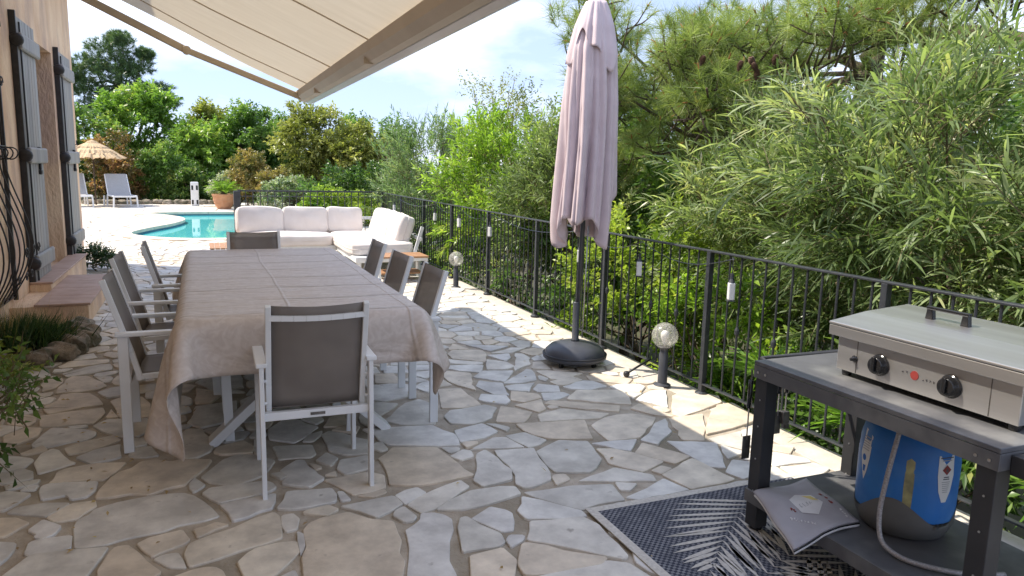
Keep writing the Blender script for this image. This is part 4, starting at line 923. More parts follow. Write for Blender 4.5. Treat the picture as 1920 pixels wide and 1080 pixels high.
for a, b in zip(ys[:-1], ys[1:]):
    for k in range(8): pts.append((FX-.03, a+(b-a)*k/8, 1.03-.10*math.sin(math.pi*k/8)))
mb.tube(pts, .003, 4); tag(mb.build('light_cable', 'black'), 'thin black cable sagging between the lanterns on the railing', 'cable')

# ---- corner sofa
sf = thing('corner_sofa', 'white framed corner sofa with cream cushions before the pool', 'sofa', (1.7, 12, 0))
sx = lambda x0, x1, y0, y1, z0, z1: (x0-1.7, x1-1.7, y0-12, y1-12, z0, z1)
def sbox(name, mat, b, bev=.006): 
    mb = MB(); mb.box(*sx(*b)); return mb.build(name, mat, sf, bevel=bev)
sbox('seat_frame', 'white', (.5, 2.95, 12.2, 13.05, .20, .28)); sbox('seat_frame', 'white', (2.0, 2.95, 10.5, 12.19, .20, .28))
for x, y in ((.55, 12.25), (.55, 13.0), (2.9, 13.0), (2.05, 10.55), (2.9, 10.55), (2.05, 12.2)): sbox('leg', 'white', (x-.03, x+.03, y-.03, y+.03, 0, .199), .004)
def cushion(name, c, dims, rot=None, p=5.):
    mt = Matrix.Translation((c[0]-1.7, c[1]-12, c[2])) @ (rot.to_matrix().to_4x4() if rot else Matrix())
    g_ = np.random.default_rng(int(c[0]*100+c[1]*1000)); ph = g_.random(4)*6
    mb = MB(); squad(mb, dims, (0, 0, 0), p, 12)
    k0 = int(np.argmin(dims)); a0 = [q for q in range(3) if q != k0]
    def soft(v_):
        v_ = list(v_); s_ = 1 if v_[k0] > 0 else -1; u_, w_ = v_[a0[0]]/dims[a0[0]], v_[a0[1]]/dims[a0[1]]
        v_[k0] += s_*(.022*math.cos(math.pi*u_)*math.cos(math.pi*w_)+.006*math.sin(9*u_+5*w_+ph[0])*math.sin(7*w_+ph[1])); v_[a0[1]] += .010*math.sin(5*u_+ph[2]); return v_
    mb.v = [tuple(mt @ Vector(soft(v_))) for v_ in mb.v]
    o = mb.build(name, 'cushion', sf, smooth=True)
    pp = MB(); ring_ = []
    for i in range(40):
        t_ = 2*math.pi*i/40; q_ = [0, 0, 0]; q_[a0[0]] = math.cos(t_); q_[a0[1]] = math.sin(t_); L_ = sum(abs(e)**p for e in q_)**(1/p)
        q_ = [q_[e]/L_*(dims[e]/2+.002) for e in range(3)]; v_ = soft(q_); v_[k0] = 0; ring_.append(mt @ Vector(v_))
    pp.tube(ring_+[ring_[0]], .006, 6, caps=False); pp.build('piping', 'cushion', o, smooth=True)
    return o
cushion('seat_cushion', (1.25, 12.6, .36), (1.5, .88, .19), p=7); cushion('seat_cushion', (2.45, 11.75, .37), (.98, 1.25+.9, .20), p=8)
for i, xc in enumerate((.88, 1.61, 2.26)): cushion('back_cushion', (xc, 12.93, .63), (.755 if i < 2 else .62, .24, .46), Euler((R(-14), R([1, -1, 1][i]), R([1, -2, 2][i]))), 6.5)
for i, yc in enumerate((12.45, 11.85, 11.2)): cushion('back_cushion', (2.82, yc, .63), (.25, .66, .46), Euler((0, R(18), R([2, -2, 0][i]))), 6.5)
for yy in (10.66, 12.0, 13.0):
    mb = MB(); mb.bar((2.88-1.7, yy-12, .24), (3.02-1.7, yy-12, .70), .05, .03, (0, 1, 0)); mb.build('back_strut', 'white', sf, bevel=.004)
mb = MB(); mb.bar((2.99-1.7, -1.38, .52), (2.99-1.7, 1.05, .52), .03, .05); mb.build('back_rail', 'white', sf, bevel=.004)
mb = MB(); mb.bar((-1.2, 1.10, .66), (1.25, 1.10, .66), .03, .05); mb.build('back_rail', 'white', sf, bevel=.004)
sd2 = thing('side_table', 'low slatted wooden side table with white legs at the sofa end', 'side table', (2.55, 10.18, 0))
for i in range(6):
    mb = MB(); mb.box(-.36, .36, -.25+i*.084, -.25+i*.084+.078, .33, .352); mb.build('slat', 'teak', sd2, bevel=.003)
for yy in (-.22, .22):
    mb = MB(); mb.box(-.35, .35, yy-.015, yy+.015, .285, .329); mb.build('apron', 'white', sd2, bevel=.003)
for a in (-1, 1):
    for b in (-1, 1):
        mb = MB(); mb.bar((.33*a, .21*b, 0), (.33*a, .21*b, .285), .035, .035); mb.build('leg', 'white', sd2, bevel=.003)
mb = MB(); mb.box(-.3, .3, -.2, .2, .1, .12); mb.build('shelf', 'teak', sd2, bevel=.003)
sd3 = thing('side_table', 'low wooden table at the left end of the sofa by the pool', 'side table', (.28, 12.4, 0))
for i in range(5):
    mb = MB(); mb.box(-.19+i*.076, -.19+i*.076+.07, -.42, .42, .27, .29); mb.build('slat', 'teak', sd3, bevel=.003)
for a in (-1, 1):
    for b in (-1, 1):
        mb = MB(); mb.bar((.15*a, .38*b, 0), (.15*a, .38*b, .27), .035, .035); mb.build('leg', 'white', sd3, bevel=.003)

# ---- barbecue cart
CX, CY = 2.54, 1.95
ct = thing('barbecue_cart', 'dark grey metal cart carrying the plancha, standing on the rug by the railing', 'cart', (CX, CY, 0))
def cbox(name, mat, x0, x1, y0, y1, z0, z1, bev=.003, par=ct):
    mb = MB(); mb.box(x0-CX, x1-CX, y0-CY, y1-CY, z0, z1); return mb.build(name, mat, par, bevel=bev)
X0, X1, Y0, Y1 = 2.22, 2.86, 1.40, 2.50
top = cbox('worktop', 'cart', X0, X1, Y0, Y1, .772, .790)
cbox('apron', 'cart', X0, X0+.006, Y0, Y1, .715, .771, .001); cbox('apron', 'cart', X0+.007, X1, Y1-.006, Y1, .715, .771, .001); cbox('apron', 'cart', X0+.007, X1, Y0, Y0+.006, .715, .771, .001)
for (x, y) in ((X0+.008, Y1-.075), (X0+.008, Y0+.008), (X1-.075, Y1-.075), (X1-.075, Y0+.008)):
    lg = cbox('leg', 'cartdark', x, x+.067, y, y+.067, .03, .77)
    for zz in (.2, .35, .5, .62): 
        mb = MB(); mb.tube([(x-CX-.003, y-CY+.03, zz), (x-CX+.001, y-CY+.03, zz)], .004, 6); mb.build('rivet', 'steel', lg)
    mb = MB(); mb.lathe([(.03, 0), (.03, .03), (.02, .031)], 10, c=(x-CX+.033, y-CY+.033, 0)); mb.build('foot', 'black', ct)
sh = cbox('shelf', 'cart', X0+.005, X1-.005, Y0+.005, Y1-.0, .182, .198); cbox('shelf_edge', 'cart', X0, X0+.005, Y0+.005, Y1, .14, .197, .001)
for yy in (Y0+.03, Y0+.075, Y1-.03, Y1-.075):
    for xx in (X0-.002,):
        mb = MB(); mb.lathe([(.006, 0), (.006, .002), (.0, .004)], 8)
        mb.v = [(xx-CX-z, yy-CY+x, .742+y) for x, y, z in mb.v]; mb.build('bolt', 'steel', ct)
cbox('end_bracket', 'cartdark', X0+.05, X1-.02, Y0-.19, Y0-.002, .70, .765, .003)
mb = MB(); mb.tube([(X1-CX-.03, Y1-CY+.0, .74), (X1-CX-.03, Y1-CY+.09, .765), (X0-CX+.12, Y1-CY+.09, .765), (X0-CX+.12, Y1-CY, .74)], .011, 8); mb.build('side_handle', 'cartdark', ct, smooth=True)

# plancha
pl = thing('plancha', 'stainless steel gas plancha with closed lid on the cart', 'grill', (2.64, 1.88, .79))
def pbox(name, mat, x0, x1, y0, y1, z0, z1, bev=.003, par=pl):
    mb = MB(); mb.box(x0-2.64, x1-2.64, y0-1.88, y1-1.88, z0-.79, z1-.79); return mb.build(name, mat, par, bevel=bev)
PX0, PX1, PY0, PY1 = 2.40, 2.83, 1.47, 2.22
pbox('body', 'steel', PX0, PX1, PY0, PY1, .815, .968)
for yy in (PY1-.10, PY0+.10): pbox('panel_seam', 'steeldark', PX0-.0012, PX0, yy, yy+.003, .818, .96, 0)
for x in (PX0+.03, PX1-.03):
    for y in (PY0+.03, PY1-.03):
        mb = MB(); mb.lathe([(.017, 0), (.02, .01), (.02, .035)], 12, c=(x-2.64, y-1.88, 0)); mb.build('foot', 'black', pl)
# lid: skirt + faceted top
pbox('lid_skirt', 'steel', PX0-.028, PX1+.012, PY0-.02, PY1+.028, .955, .997, .002)
mb = MB(); a0, a1, b0_, b1_ = PX0-.03-2.64, PX1+.014-2.64, PY0-.022-1.88, PY1+.03-1.88
z0, z1, z2 = .2095, .220, .258
lp = [(a0, z0), (a0, z1), (2.57-2.64, .250), (a1-.03, .268), (a1, .24), (a1, z0)]
v = [(x_, y_, z_) for y_ in (b0_, b1_) for x_, z_ in lp]
mb.add(v, [tuple(range(6)), tuple(range(11, 5, -1))]+[(i, i+6, (i+1) % 6+6, (i+1) % 6) for i in range(6)])
lid = mb.build('lid', 'steel', pl, bevel=.003)
for s in (-1, 1):
    mb = MB(); mb.prism([(-.03, 0), (.03, 0), (.018, .05), (-.018, .05)], -.011, .011)
    mb.v = [(.02+z*1.0, .064+s*.075+x*.6, z2-.006+y) for x, y, z in mb.v]; mb.build('handle_foot', 'black', lid, bevel=.003)
mb = MB(); mb.box(.008, .032, -.026, .154, z2+.036, z2+.05); mb.build('handle_grip', 'black', lid, bevel=.004)
for yy in (2.01, 1.713):
    kn = MB(); kn.lathe([(.042, 0), (.043, .004), (.036, .008), (.034, .026), (.031, .033), (.0, .035)], 24)
    kn.v = [(PX0-2.64-z, yy-1.88+x, .880-.79+y) for x, y, z in kn.v]; k_ = kn.build('knob', 'black', pl, smooth=True, bevel=.002)
    kg = MB(); kg.box(PX0-2.64-.046, PX0-2.64-.033, yy-1.88-.008, yy-1.88+.008, .069, .125); kg.build('knob_grip', 'black', k_, bevel=.004)
kn = MB(); kn.lathe([(.014, 0), (.014, .004), (.008, .006), (.007, .022), (.0, .023)], 12); kn.v = [(PX0-2.64-z, 2.13-1.88+x, .875-.79+y) for x, y, z in kn.v]; kn.build('igniter', 'black', pl, smooth=True)
lg = MB(); lg.lathe([(.017, 0), (.017, .0012), (0, .0013)], 24); lg.v = [(PX0-2.64-z-.0005, 1.858-1.88+x, .880-.79+y) for x, y, z in lg.v]; lg.build('emblem_disc', 'inkred', pl)
def scribble(mat, parent, n, u0_, v0_, du, h, f, seed, name='lettering', wid=.0016):
    g = np.random.default_rng(seed); mb = MB()
    for i in range(n):
        x = u0_+i*du
        for k in range(3):
            a = (x+g.uniform(0, du*.65), v0_+g.uniform(0, h)); b = (x+g.uniform(0, du*.65), v0_+g.uniform(0, h))
            mb.bar(f(*a), f(*b), wid, .0008, (f(0, 0)-f(0, 1)).cross(f(0, 0)-f(1, 0)))
    return mb.build(name, mat, parent)
fp = lambda u, v_: Vector((PX0-2.64-.0013, 1.88-1.88-u, v_))
scribble('ink', pl, 3, -.033, .088, .018, .012, fp, 3); scribble('ink', pl, 4, .050, .078, .016, .012, fp, 4)

# gas bottle
GX, GY = 2.59, 1.99
gb = thing('gas_bottle', 'blue plastic gas bottle with grey base on the cart shelf', 'gas bottle', (GX, GY, .198), math.atan2(-GY, -GX))
prof = [(.0, .0), (.13, .0), (.155, .012), (.178, .06), (.182, .12), (.183, .30), (.178, .37), (.165, .42), (.135, .45)]
mb = MB(); mb.lathe(prof, 56, caps=False); mb.build('body', 'gasblue', gb, smooth=True)
mb = MB(); nth = 72; v = []
for i in range(nth):
    a = 2*math.pi*i/nth; zt = .125+.05*math.sin(a*3+2.2)
    for z in (.0, .012, .06, .09, zt):
        v.append(((np.interp(z, [p[1] for p in prof[1:]], [p[0] for p in prof[1:]])+.002)*math.cos(a), (np.interp(z, [p[1] for p in prof[1:]], [p[0] for p in prof[1:]])+.002)*math.sin(a), z+.0005))
mb.add(v, [(i*5+j, ((i+1) % nth)*5+j, ((i+1) % nth)*5+j+1, i*5+j+1) for i in range(nth) for j in range(4)]); mb.build('base_skirt', 'gasgrey', gb, smooth=True)
mb = MB(); mb.lathe([(.135, .449), (.14, .47), (.135, .53), (.118, .545), (.105, .53), (.10, .46)], 40, caps=False)
mb.build('handle_collar', 'gasdark', gb, smooth=True)
mb = MB(); mb.lathe([(.0, .46), (.045, .46), (.045, .50), (.03, .505), (.03, .54), (.0, .541)], 16); mb.build('valve', 'steeldark', gb, smooth=True)
def curved_patch(name, mat, a0_, z0_, outline, dr, parent=gb):
    """outline in (arc metres, z metres) wrapped on the bottle"""
    P = np.array(outline); c = P.mean(0); v = []; n = len(P); r_ = .183+dr
    for k, sc in enumerate((1., .66, .33)):
        for p in P:
            q_ = c+(p-c)*sc; a = a0_+q_[0]/.183; z = z0_+q_[1]; rr = np.interp(z, [p_[1] for p_ in prof[1:]], [p_[0] for p_ in prof[1:]])+dr
            v.append((rr*math.cos(a), rr*math.sin(a), z))
    a = a0_+c[0]/.183; z = z0_+c[1]; rr = np.interp(z, [p_[1] for p_ in prof[1:]], [p_[0] for p_ in prof[1:]])+dr; v.append((rr*math.cos(a), rr*math.sin(a), z))
    f = [(k*n+i, k*n+(i+1) % n, (k+1)*n+(i+1) % n, (k+1)*n+i) for k in range(2) for i in range(n)]+[(2*n+i, 2*n+(i+1) % n, 3*n) for i in range(n)]
    mb = MB(); mb.add(v, f); return mb.build(name, mat, parent, smooth=True)
shield = [(-.036, .0), (.036, .0), (.037, -.08), (.028, -.14), (.010, -.185), (-.010, -.185), (-.028, -.14), (-.037, -.08)]
slot = [(-.015, 0), (0, .012), (.015, 0), (.017, -.1), (.015, -.19), (-.015, -.19), (-.017, -.1)]
curved_patch('level_window', 'gasslot', .06, .335, slot, .0012)
l1 = curved_patch('warning_label', 'paper', .80, .365, shield, .0015)
curved_patch('hazard_diamond', 'inkred', .80, .31, [(0, .020), (.020, 0), (0, -.020), (-.020, 0)], .0024, l1); curved_patch('flame_mark', 'ink', .80, .31, [(0, .010), (.006, -.004), (0, -.008), (-.006, -.004)], .003, l1)
for k, (zz, hw) in enumerate(((.357, .030), (.347, .022), (.282, .012), (.274, .014))): curved_patch('text_line', 'ink' if k != 1 else 'inkgrey', .80, zz, [(-hw, .002), (hw, .002), (hw, -.002), (-hw, -.002)], .0024, l1)
for k in range(6): curved_patch('text_line', 'inkgrey', .80, .262-k*.008, [(-.019+k*.0015, .0015), (.019-k*.0015, .0015), (.019-k*.0015, -.0015), (-.019+k*.0015, -.0015)], .0024, l1)
l2 = curved_patch('white_label', 'paper', -.98, .385, [(-.030, .02), (.03, .0), (.03, -.09), (.018, -.15), (.004, -.185), (-.012, -.14), (-.028, -.08)], .0015)
for k in range(6): curved_patch('text_line', 'inkgrey', -.98, .375-k*.010, [(-.020, .002), (.022, .002), (.022, -.002), (-.020, -.002)], .0024, l2)
curved_patch('blue_emblem', 'inkblue', -.98, .292, [(.012*math.cos(a), .014*math.sin(a)) for a in np.linspace(0, 5.6, 9)], .0024, l2); curved_patch('blue_emblem', 'inkblue', -.965, .250, [(.010, .012), (-.008, .010), (-.006, -.014), (.006, -.016)], .0024, l2)
# hose
hs = MB(); hp_ = [(2.58, 1.97, .73), (2.50, 1.93, .72), (2.42, 1.90, .68), (2.385, 1.895, .58), (2.365, 1.90, .45), (2.35, 1.90, .33), (2.335, 1.87, .24), (2.33, 1.80, .215), (2.36, 1.72, .21), (2.45, 1.62, .212), (2.6, 1.55, .215)]
hpts = [Vector(p) for p in hp_]; fine = []
for i in range(len(hpts)-1):
    a, b, c, d_ = hpts[max(i-1, 0)], hpts[i], hpts[i+1], hpts[min(i+2, len(hpts)-1)]
    for k in range(6):
        t = k/6; fine.append(.5*((2*b)+(c-a)*t+(2*a-5*b+4*c-d_)*t*t+(3*b-a-3*c+d_)*t**3))
hs.tube(fine, .0095, 10); tag(hs.build('gas_hose', 'hose', None, smooth=True), 'grey braided gas hose hanging in front of the blue bottle', 'hose')

# folded bag on the shelf
bg_ = thing('cloth_bag', 'grey printed cloth bag lying over the edge of the cart shelf', 'bag', (2.29, 2.21, .2))
g = np.random.default_rng(8); N = 18
cor = [Vector((-.10, .20, .02)), Vector((-.235, -.19, .0)), Vector((.12, -.17, .025)), Vector((.20, .20, .028))]
def bagpt(u, v_): 
    p = cor[0]*(1-u)*(1-v_)+cor[1]*(1-u)*v_+cor[2]*u*v_+cor[3]*u*(1-v_)
    e = math.sin(math.pi*u)**.6*math.sin(math.pi*v_)**.6
    p = p+Vector((0, 0, .012*e+.006*math.sin(7*u+3*v_)+.005*math.sin(9*v_-4*u)))
    if p.x < -.085: p.z -= (-.085-p.x)*.22
    return p
for name, mat, dz, zs in (('lower_fold', 'bagedge', -.014, .94), ('upper_fold', 'bag', .0, 1)):
    mb = MB(); mb.add([bagpt(i/N, j/N)*1+Vector((0, -.006 if dz else 0, dz)) for i in range(N+1) for j in range(N+1)], [(i*(N+1)+j, i*(N+1)+j+1, (i+1)*(N+1)+j+1, (i+1)*(N+1)+j) for i in range(N) for j in range(N)])
    o = mb.build(name, mat, bg_, smooth=True); so = o.modifiers.new('thick', 'SOLIDIFY'); so.thickness = .008; so.offset = 0
mb = MB(); mb.tube([bagpt(i/20, 1)+Vector((0, -.004, -.006)) for i in range(21)], .003, 5); mb.build('black_seam', 'black', bg_)
def bagpatch(name, mat, pts, dz=.0058, par=bg_):
    P = [Vector(p) for p in pts]; c = sum(P, Vector((0, 0)))/len(P); n = len(P); v = []
    for s in (1, .6, .2): v += [bagpt(*(c+(p-c)*s))+Vector((0, 0, dz)) for p in P]
    mb = MB(); mb.add(v, [(k*n+i, k*n+(i+1) % n, (k+1)*n+(i+1) % n, (k+1)*n+i) for k in range(2) for i in range(n)]+[tuple(range(2*n, 3*n))]); return mb.build(name, mat, par)
bagpatch('printed_emblem', 'bagedge', [(.36, .38), (.52, .30), (.72, .40), (.76, .60), (.58, .74), (.40, .62)]); bagpatch('printed_emblem', 'inkyel', [(.58, .36), (.70, .42), (.73, .55), (.66, .50)], .0066)
fb = lambda u, v_: bagpt(u, v_)+Vector((0, 0, .0064))
scribble('inkgrey', bg_, 4, .44, .48, .05, .08, fb, 12, 'printed_mark')
def bagtext(mat, n, u0_, v0_, du, dv, h, seed, wid=.004):
    g = np.random.default_rng(seed); mb = MB()
    for i in range(n):
        for k in range(3):
            a = (u0_+du*i+g.uniform(0, .03), v0_+dv*i+g.uniform(0, h)); b = (u0_+du*i+g.uniform(0, .03), v0_+dv*i+g.uniform(0, h))
            mb.bar(fb(*a), fb(*b), wid, .001, (0, 0, 1))
    mb.build('printed_lettering', mat, bg_)
bagtext('inkred', 3, .84, .42, .005, .09, .07, 2, .007); bagtext('bagedge', 8, .20, .62, .03, .03, .05, 5, .004); bagtext('inkred', 2, .28, .50, .03, .03, .05, 6, .005); bagtext('bagedge', 3, .88, .76, .0, .06, .04, 7, .006)

# tools hanging from the cart side
def tool(name, lb, x, y, z, length, kind):
    t = thing(name, lb, 'utensil', (x, y, z), 0, 'grill tools on the cart side')
    mb = MB(); mb.tube([(0, 0, .0), (.004, 0, -.03), (0, 0, -.06)], .004, 6); mb.build('hook', 'steeldark', t)
    mb = MB(); mb.tube([(0, 0, -.05), (0, 0, -.18)], .011, 8); mb.build('handle', 'black', t, smooth=True)
    mb = MB(); mb.tube([(0, 0, -.18), (0, 0, -length+.09)], .0035, 6); mb.build('shaft', 'steel', t)
    mb = MB()
    if kind == 0: mb.box(-.022, .022, -.0025, .0025, -length, -length+.11)
    else: mb.box(-.028, .012, -.02, .016, -length+.03, -length+.09); mb.box(-.012, .016, -.018, .01, -length+.005, -length+.029)
    mb.build('blade' if kind == 0 else 'brush_head', 'steeldark', t, bevel=.003)
tool('spatula', 'long steel spatula hanging outside the front leg of the cart', 2.235, 2.53, .74, .42, 0)
tool('scraper', 'flat scraper hanging between the cart legs', 2.47, 2.60, .765, .38, 0)
tool('cleaning_brush', 'short brush with black handle hanging beside the scraper', 2.515, 2.60, .765, .36, 1)

# ---- rug
rg = thing('outdoor_rug', 'navy and cream outdoor rug with palm leaf pattern under the cart', 'rug', (2.25, 1.95, 0))
RX0, RX1, RY0, RY1 = 1.62, 2.88, .90, 2.89
mb = MB(); mb.box(RX0-2.25, RX1-2.25, RY0-1.95, RY1-1.95, .009, .014); mb.build('weave', 'rug', rg, bevel=.002)
mb = MB(); zt = .0155
for (a, b, c, d_) in ((RX0, RX1, RY1-.045, RY1), (RX0, RX1, RY0, RY0+.045), (RX0, RX0+.045, RY0+.046, RY1-.046), (RX1-.045, RX1, RY0+.046, RY1-.046)): mb.box(a-2.25, b-2.25, c-1.95, d_-1.95, .0085, zt)
mb.build('border', 'rugwhite', rg, bevel=.002)
def frond(sx0, sy0, ang, length, nl, wl, seed, curve=.5):
    g = np.random.default_rng(seed); mb = MB(); p = Vector((sx0, sy0)); a = ang; stem = []
    for i in range(nl):
        stem.append((p.copy(), a)); p = p+Vector((math.cos(a), math.sin(a)))*length/nl; a += curve/nl
    for i, (s, a) in enumerate(stem):
        t = i/nl; ll = wl*(math.sin(math.pi*min(1, .18+t*.8))**.7)
        for sg in (-1, 1):
            aa = a+sg*(1.05-.5*t)+g.normal(0, .04); dx = Vector((math.cos(aa), math.sin(aa))); nx_ = Vector((-dx.y, dx.x))
            w_ = .021; e = s+dx*ll
            pts = [s+nx_*.002, s+dx*ll*.35+nx_*w_*.6+dx*.0, s+dx*ll*.75+nx_*w_*.42, e, s+dx*ll*.75-nx_*w_*.42, s+dx*ll*.35-nx_*w_*.6, s-nx_*.002]
            if any(not (RX0+.05 < q.x+2.25 < RX1-.05 and RY0+.05 < q.y+1.95 < RY1-.05) for q in pts): continue
            mb.add([(q.x, q.y, zt+.0006) for q in pts], [tuple(range(7))])
    if mb.v: mb.build('leaf_print', 'rugwhite', rg)
frond(.42, .84, -2.75, 1.0, 19, .36, 1, .45); frond(-.50, .02, .55, 1.0, 15, .30, 2, -.35); frond(.05, -.55, 1.9, .75, 12, .30, 3, -.5); frond(.48, .35, -2.0, .8, 12, .26, 4, .3); frond(-.5, -.85, .5, 1.0, 15, .30, 5, .3)

# ---- iron prop on the floor
ip = thing('iron_prop', 'short black iron rod with knob lying on the paving by the globe lamp', 'rod', (3.02, 4.82, 0))
mb = MB(); mb.tube([(0, 0, .03), (.28, .10, .10)], .009, 8); mb.build('rod', 'iron', ip, smooth=True)
mb = MB(); squad(mb, (.05, .05, .05), (0, 0, .027), 2.2, 6); mb.build('knob', 'iron', ip, smooth=True)

# ---- pool side
def lounger(loc, rz, lb):
    t = thing('sun_lounger', lb, 'lounger', loc, rz, 'loungers by the pool')
    for s in (-1, 1):
        mb = MB(); mb.bar((.34*s, -.62, .37), (.34*s, .42, .37), .035, .045); mb.build('side_rail', 'white', t, bevel=.004)
        for yy in (-.6, .4): mb = MB(); mb.bar((.36*s, yy, 0), (.34*s, yy, .36), .045, .045); mb.build('leg', 'white', t, bevel=.004)
        mb = MB(); mb.bar((.34*s, .3, .36), (.33*s, .75, 1.05), .03, .04); mb.build('back_rail', 'white', t, bevel=.004)
        mb = MB(); mb.bar((.36*s, .95, 0), (.35*s, .9, .34), .045, .045); mb.build('leg', 'white', t, bevel=.004)
    mb = MB(); mb.bar((-.34, -.62, .36), (.34, -.62, .36), .03, .05); mb.build('foot_rail', 'white', t, bevel=.004)
    mb = MB(); mb.box(-.32, .32, -.6, .32, .372, .38); mb.build('seat_sling', 'inkgrey', t)
    mb = MB(); mb.add([(-.32, .3, .38), (.32, .3, .38), (.31, .75, 1.07), (-.31, .75, 1.07), (-.32, .315, .375), (.32, .315, .375), (.31, .765, 1.065), (-.31, .765, 1.065)], [(0, 1, 2, 3), (4, 7, 6, 5), (0, 3, 7, 4), (1, 5, 6, 2), (2, 6, 7, 3)]); mb.build('back_sling', 'inkgrey', t)
lounger((-2.45, 27.9, 0), R(16), 'white lounger with raised grey back by the far end of the pool')
lounger((-3.75, 28.0, 0), R(16), 'white lounger half hidden by the house corner')
sp = thing('straw_parasol', 'round straw thatched parasol over the far loungers', 'parasol', (-3.32, 28.9, 0))
mb = MB(); mb.tube([(0, 0, 0), (0, 0, 2.05)], .022, 10); mb.build('pole', 'bark', sp, smooth=True)
for k, (r_, z_) in enumerate(((.98, 1.60), (.78, 1.73), (.55, 1.84), (.30, 1.92))):
    mb = MB(); nth = 90; gg = np.random.default_rng(k); v = []
    for i in range(nth):
        a = 6.283*i/nth; jj = gg.normal(0, .03); v += [((r_*.42)*math.cos(a), (r_*.42)*math.sin(a), z_+.23), ((r_*.8)*math.cos(a), (r_*.8)*math.sin(a), z_+.12+jj*.3), ((r_+jj)*math.cos(a), (r_+jj)*math.sin(a), z_+jj*.8-.02)]
    mb.add(v, [(i*3+j, ((i+1) % nth)*3+j, ((i+1) % nth)*3+j+1, i*3+j+1) for i in range(nth) for j in range(2)]); mb.build('thatch_tier', 'straw', sp)
mb = MB(); mb.lathe([(.15, 2.12), (.06, 2.17), (.0, 2.19)], 14); mb.build('thatch_cap', 'straw', sp, smooth=True)
bl = thing('bollard', 'white pool-side bollard with dark openings beside the terracotta pot', 'bollard', (-.2, 28.4, 0))
mb = MB(); mb.box(-.13, .13, -.1, .1, 0, .84); mb.build('body', 'whiteplastic', bl, bevel=.03)
for z in (.14, .64):
    for x in (-.075, .075):
        mb = MB(); mb.box(x-.032, x+.032, -.106, -.09, z-.08, z+.08); mb.build('opening', 'black', bl, bevel=.006)
pt = thing('terracotta_pot', 'large terracotta pot at the end of the railing by the pool', 'pot', (.70, 26.7, 0))
mb = MB(); mb.lathe([(.0, .0), (.20, .0), (.28, .12), (.335, .30), (.345, .42), (.37, .44), (.37, .50), (.33, .50), (.30, .44), (.0, .43)], 32); mb.build('pot_body', 'terracotta', pt, smooth=True, bevel=.01)
mb = MB(); mb.lathe([(.0, .45), (.3, .44)], 20, caps=False); mb.build('soil', 'soil', pt)
for z in (.2, .3): mb = MB(); mb.lathe([(np.interp(z, (.12, .3), (.285, .34)), z-.012), (np.interp(z, (.12, .3), (.297, .352)), z), (np.interp(z, (.12, .3), (.289, .342)), z+.012)], 32, caps=False); mb.build('rib', 'terracotta', pt, smooth=True)
cy = thing('cycad', 'small cycad palm with arching fronds growing in the terracotta pot', 'plant', (.70, 26.7, .45))
g = np.random.default_rng(77); NF = 26; Vv = []; Tt = []; ll = []; off = 0
for i in range(NF):
    a = i*2.4; el = .35+.9*(i/NF); P0 = np.array([0, 0, .1]); dh = np.array([math.cos(a), math.sin(a), 0]); n = 26
    t = np.linspace(.08, 1, n); ln = .85*(.8+.3*g.random())
    pts = P0+dh*(ln*t*math.cos(el))[:, None]+np.array([0, 0, 1.])*(ln*(t*math.sin(el)-.42*t*t))[:, None]
    side = np.cross(dh, [0, 0, 1.])
    for s in (-1, 1):
        d_ = side*s*.8+dh*.55+np.array([0, 0, .25]); V_, T_, _, L_ = leafblades(pts, np.tile(d_, (n, 1))+g.normal(0, .06, (n, 3)), np.tile([0, 0, 1.], (n, 1)), .17*np.sin(np.pi*(.12+.85*t)), np.full(n, .024), 'leaf', np.clip(g.normal(.5, .2, n), 0, 1), g)
        Vv.append(V_); Tt.append(T_+off); ll.append(L_); off += len(V_)
fastmesh('fronds', np.concatenate(Vv), np.concatenate(Tt), np.zeros((0, 4), int), LF['cycad'], cy, np.concatenate(ll))
mb = MB(); mb.lathe([(.09, -.02), (.1, .06), (.06, .13), (.0, .15)], 12); mb.build('trunk', 'bark', cy, smooth=True)
# boulders
def rock(name, parent, c, r_, seed, mat='rock'):
    g = np.random.default_rng(seed); mb = MB(); squad(mb, (2*r_[0], 2*r_[1], 2*r_[2]), (0, 0, 0), 3.6, 8)
    ph = g.random(6)*6
    mb.v = [(x*(1+.2*math.sin(4*y/r_[1]+ph[0])*math.cos(3*z/r_[2]+ph[1]))+c[0], y*(1+.2*math.sin(3*z/r_[2]+2*x/r_[0]+ph[2]))+c[1], z*(1+.2*math.sin(4*x/r_[0]+3*y/r_[1]+ph[3]))+c[2]) for x, y, z in mb.v]
    return mb.build(name, mat, parent, smooth=True)
ed = thing('rock_edging', 'row of low pale rocks edging the hedge beyond the loungers', 'edging', (-1, 29.5, 0))
g = np.random.default_rng(4)
for i in range(14): rock('edging_rock', ed, (-2.6+i*.36, g.normal(0, .06), .05), (.2, .14, .09+.03*g.random()), 60+i)

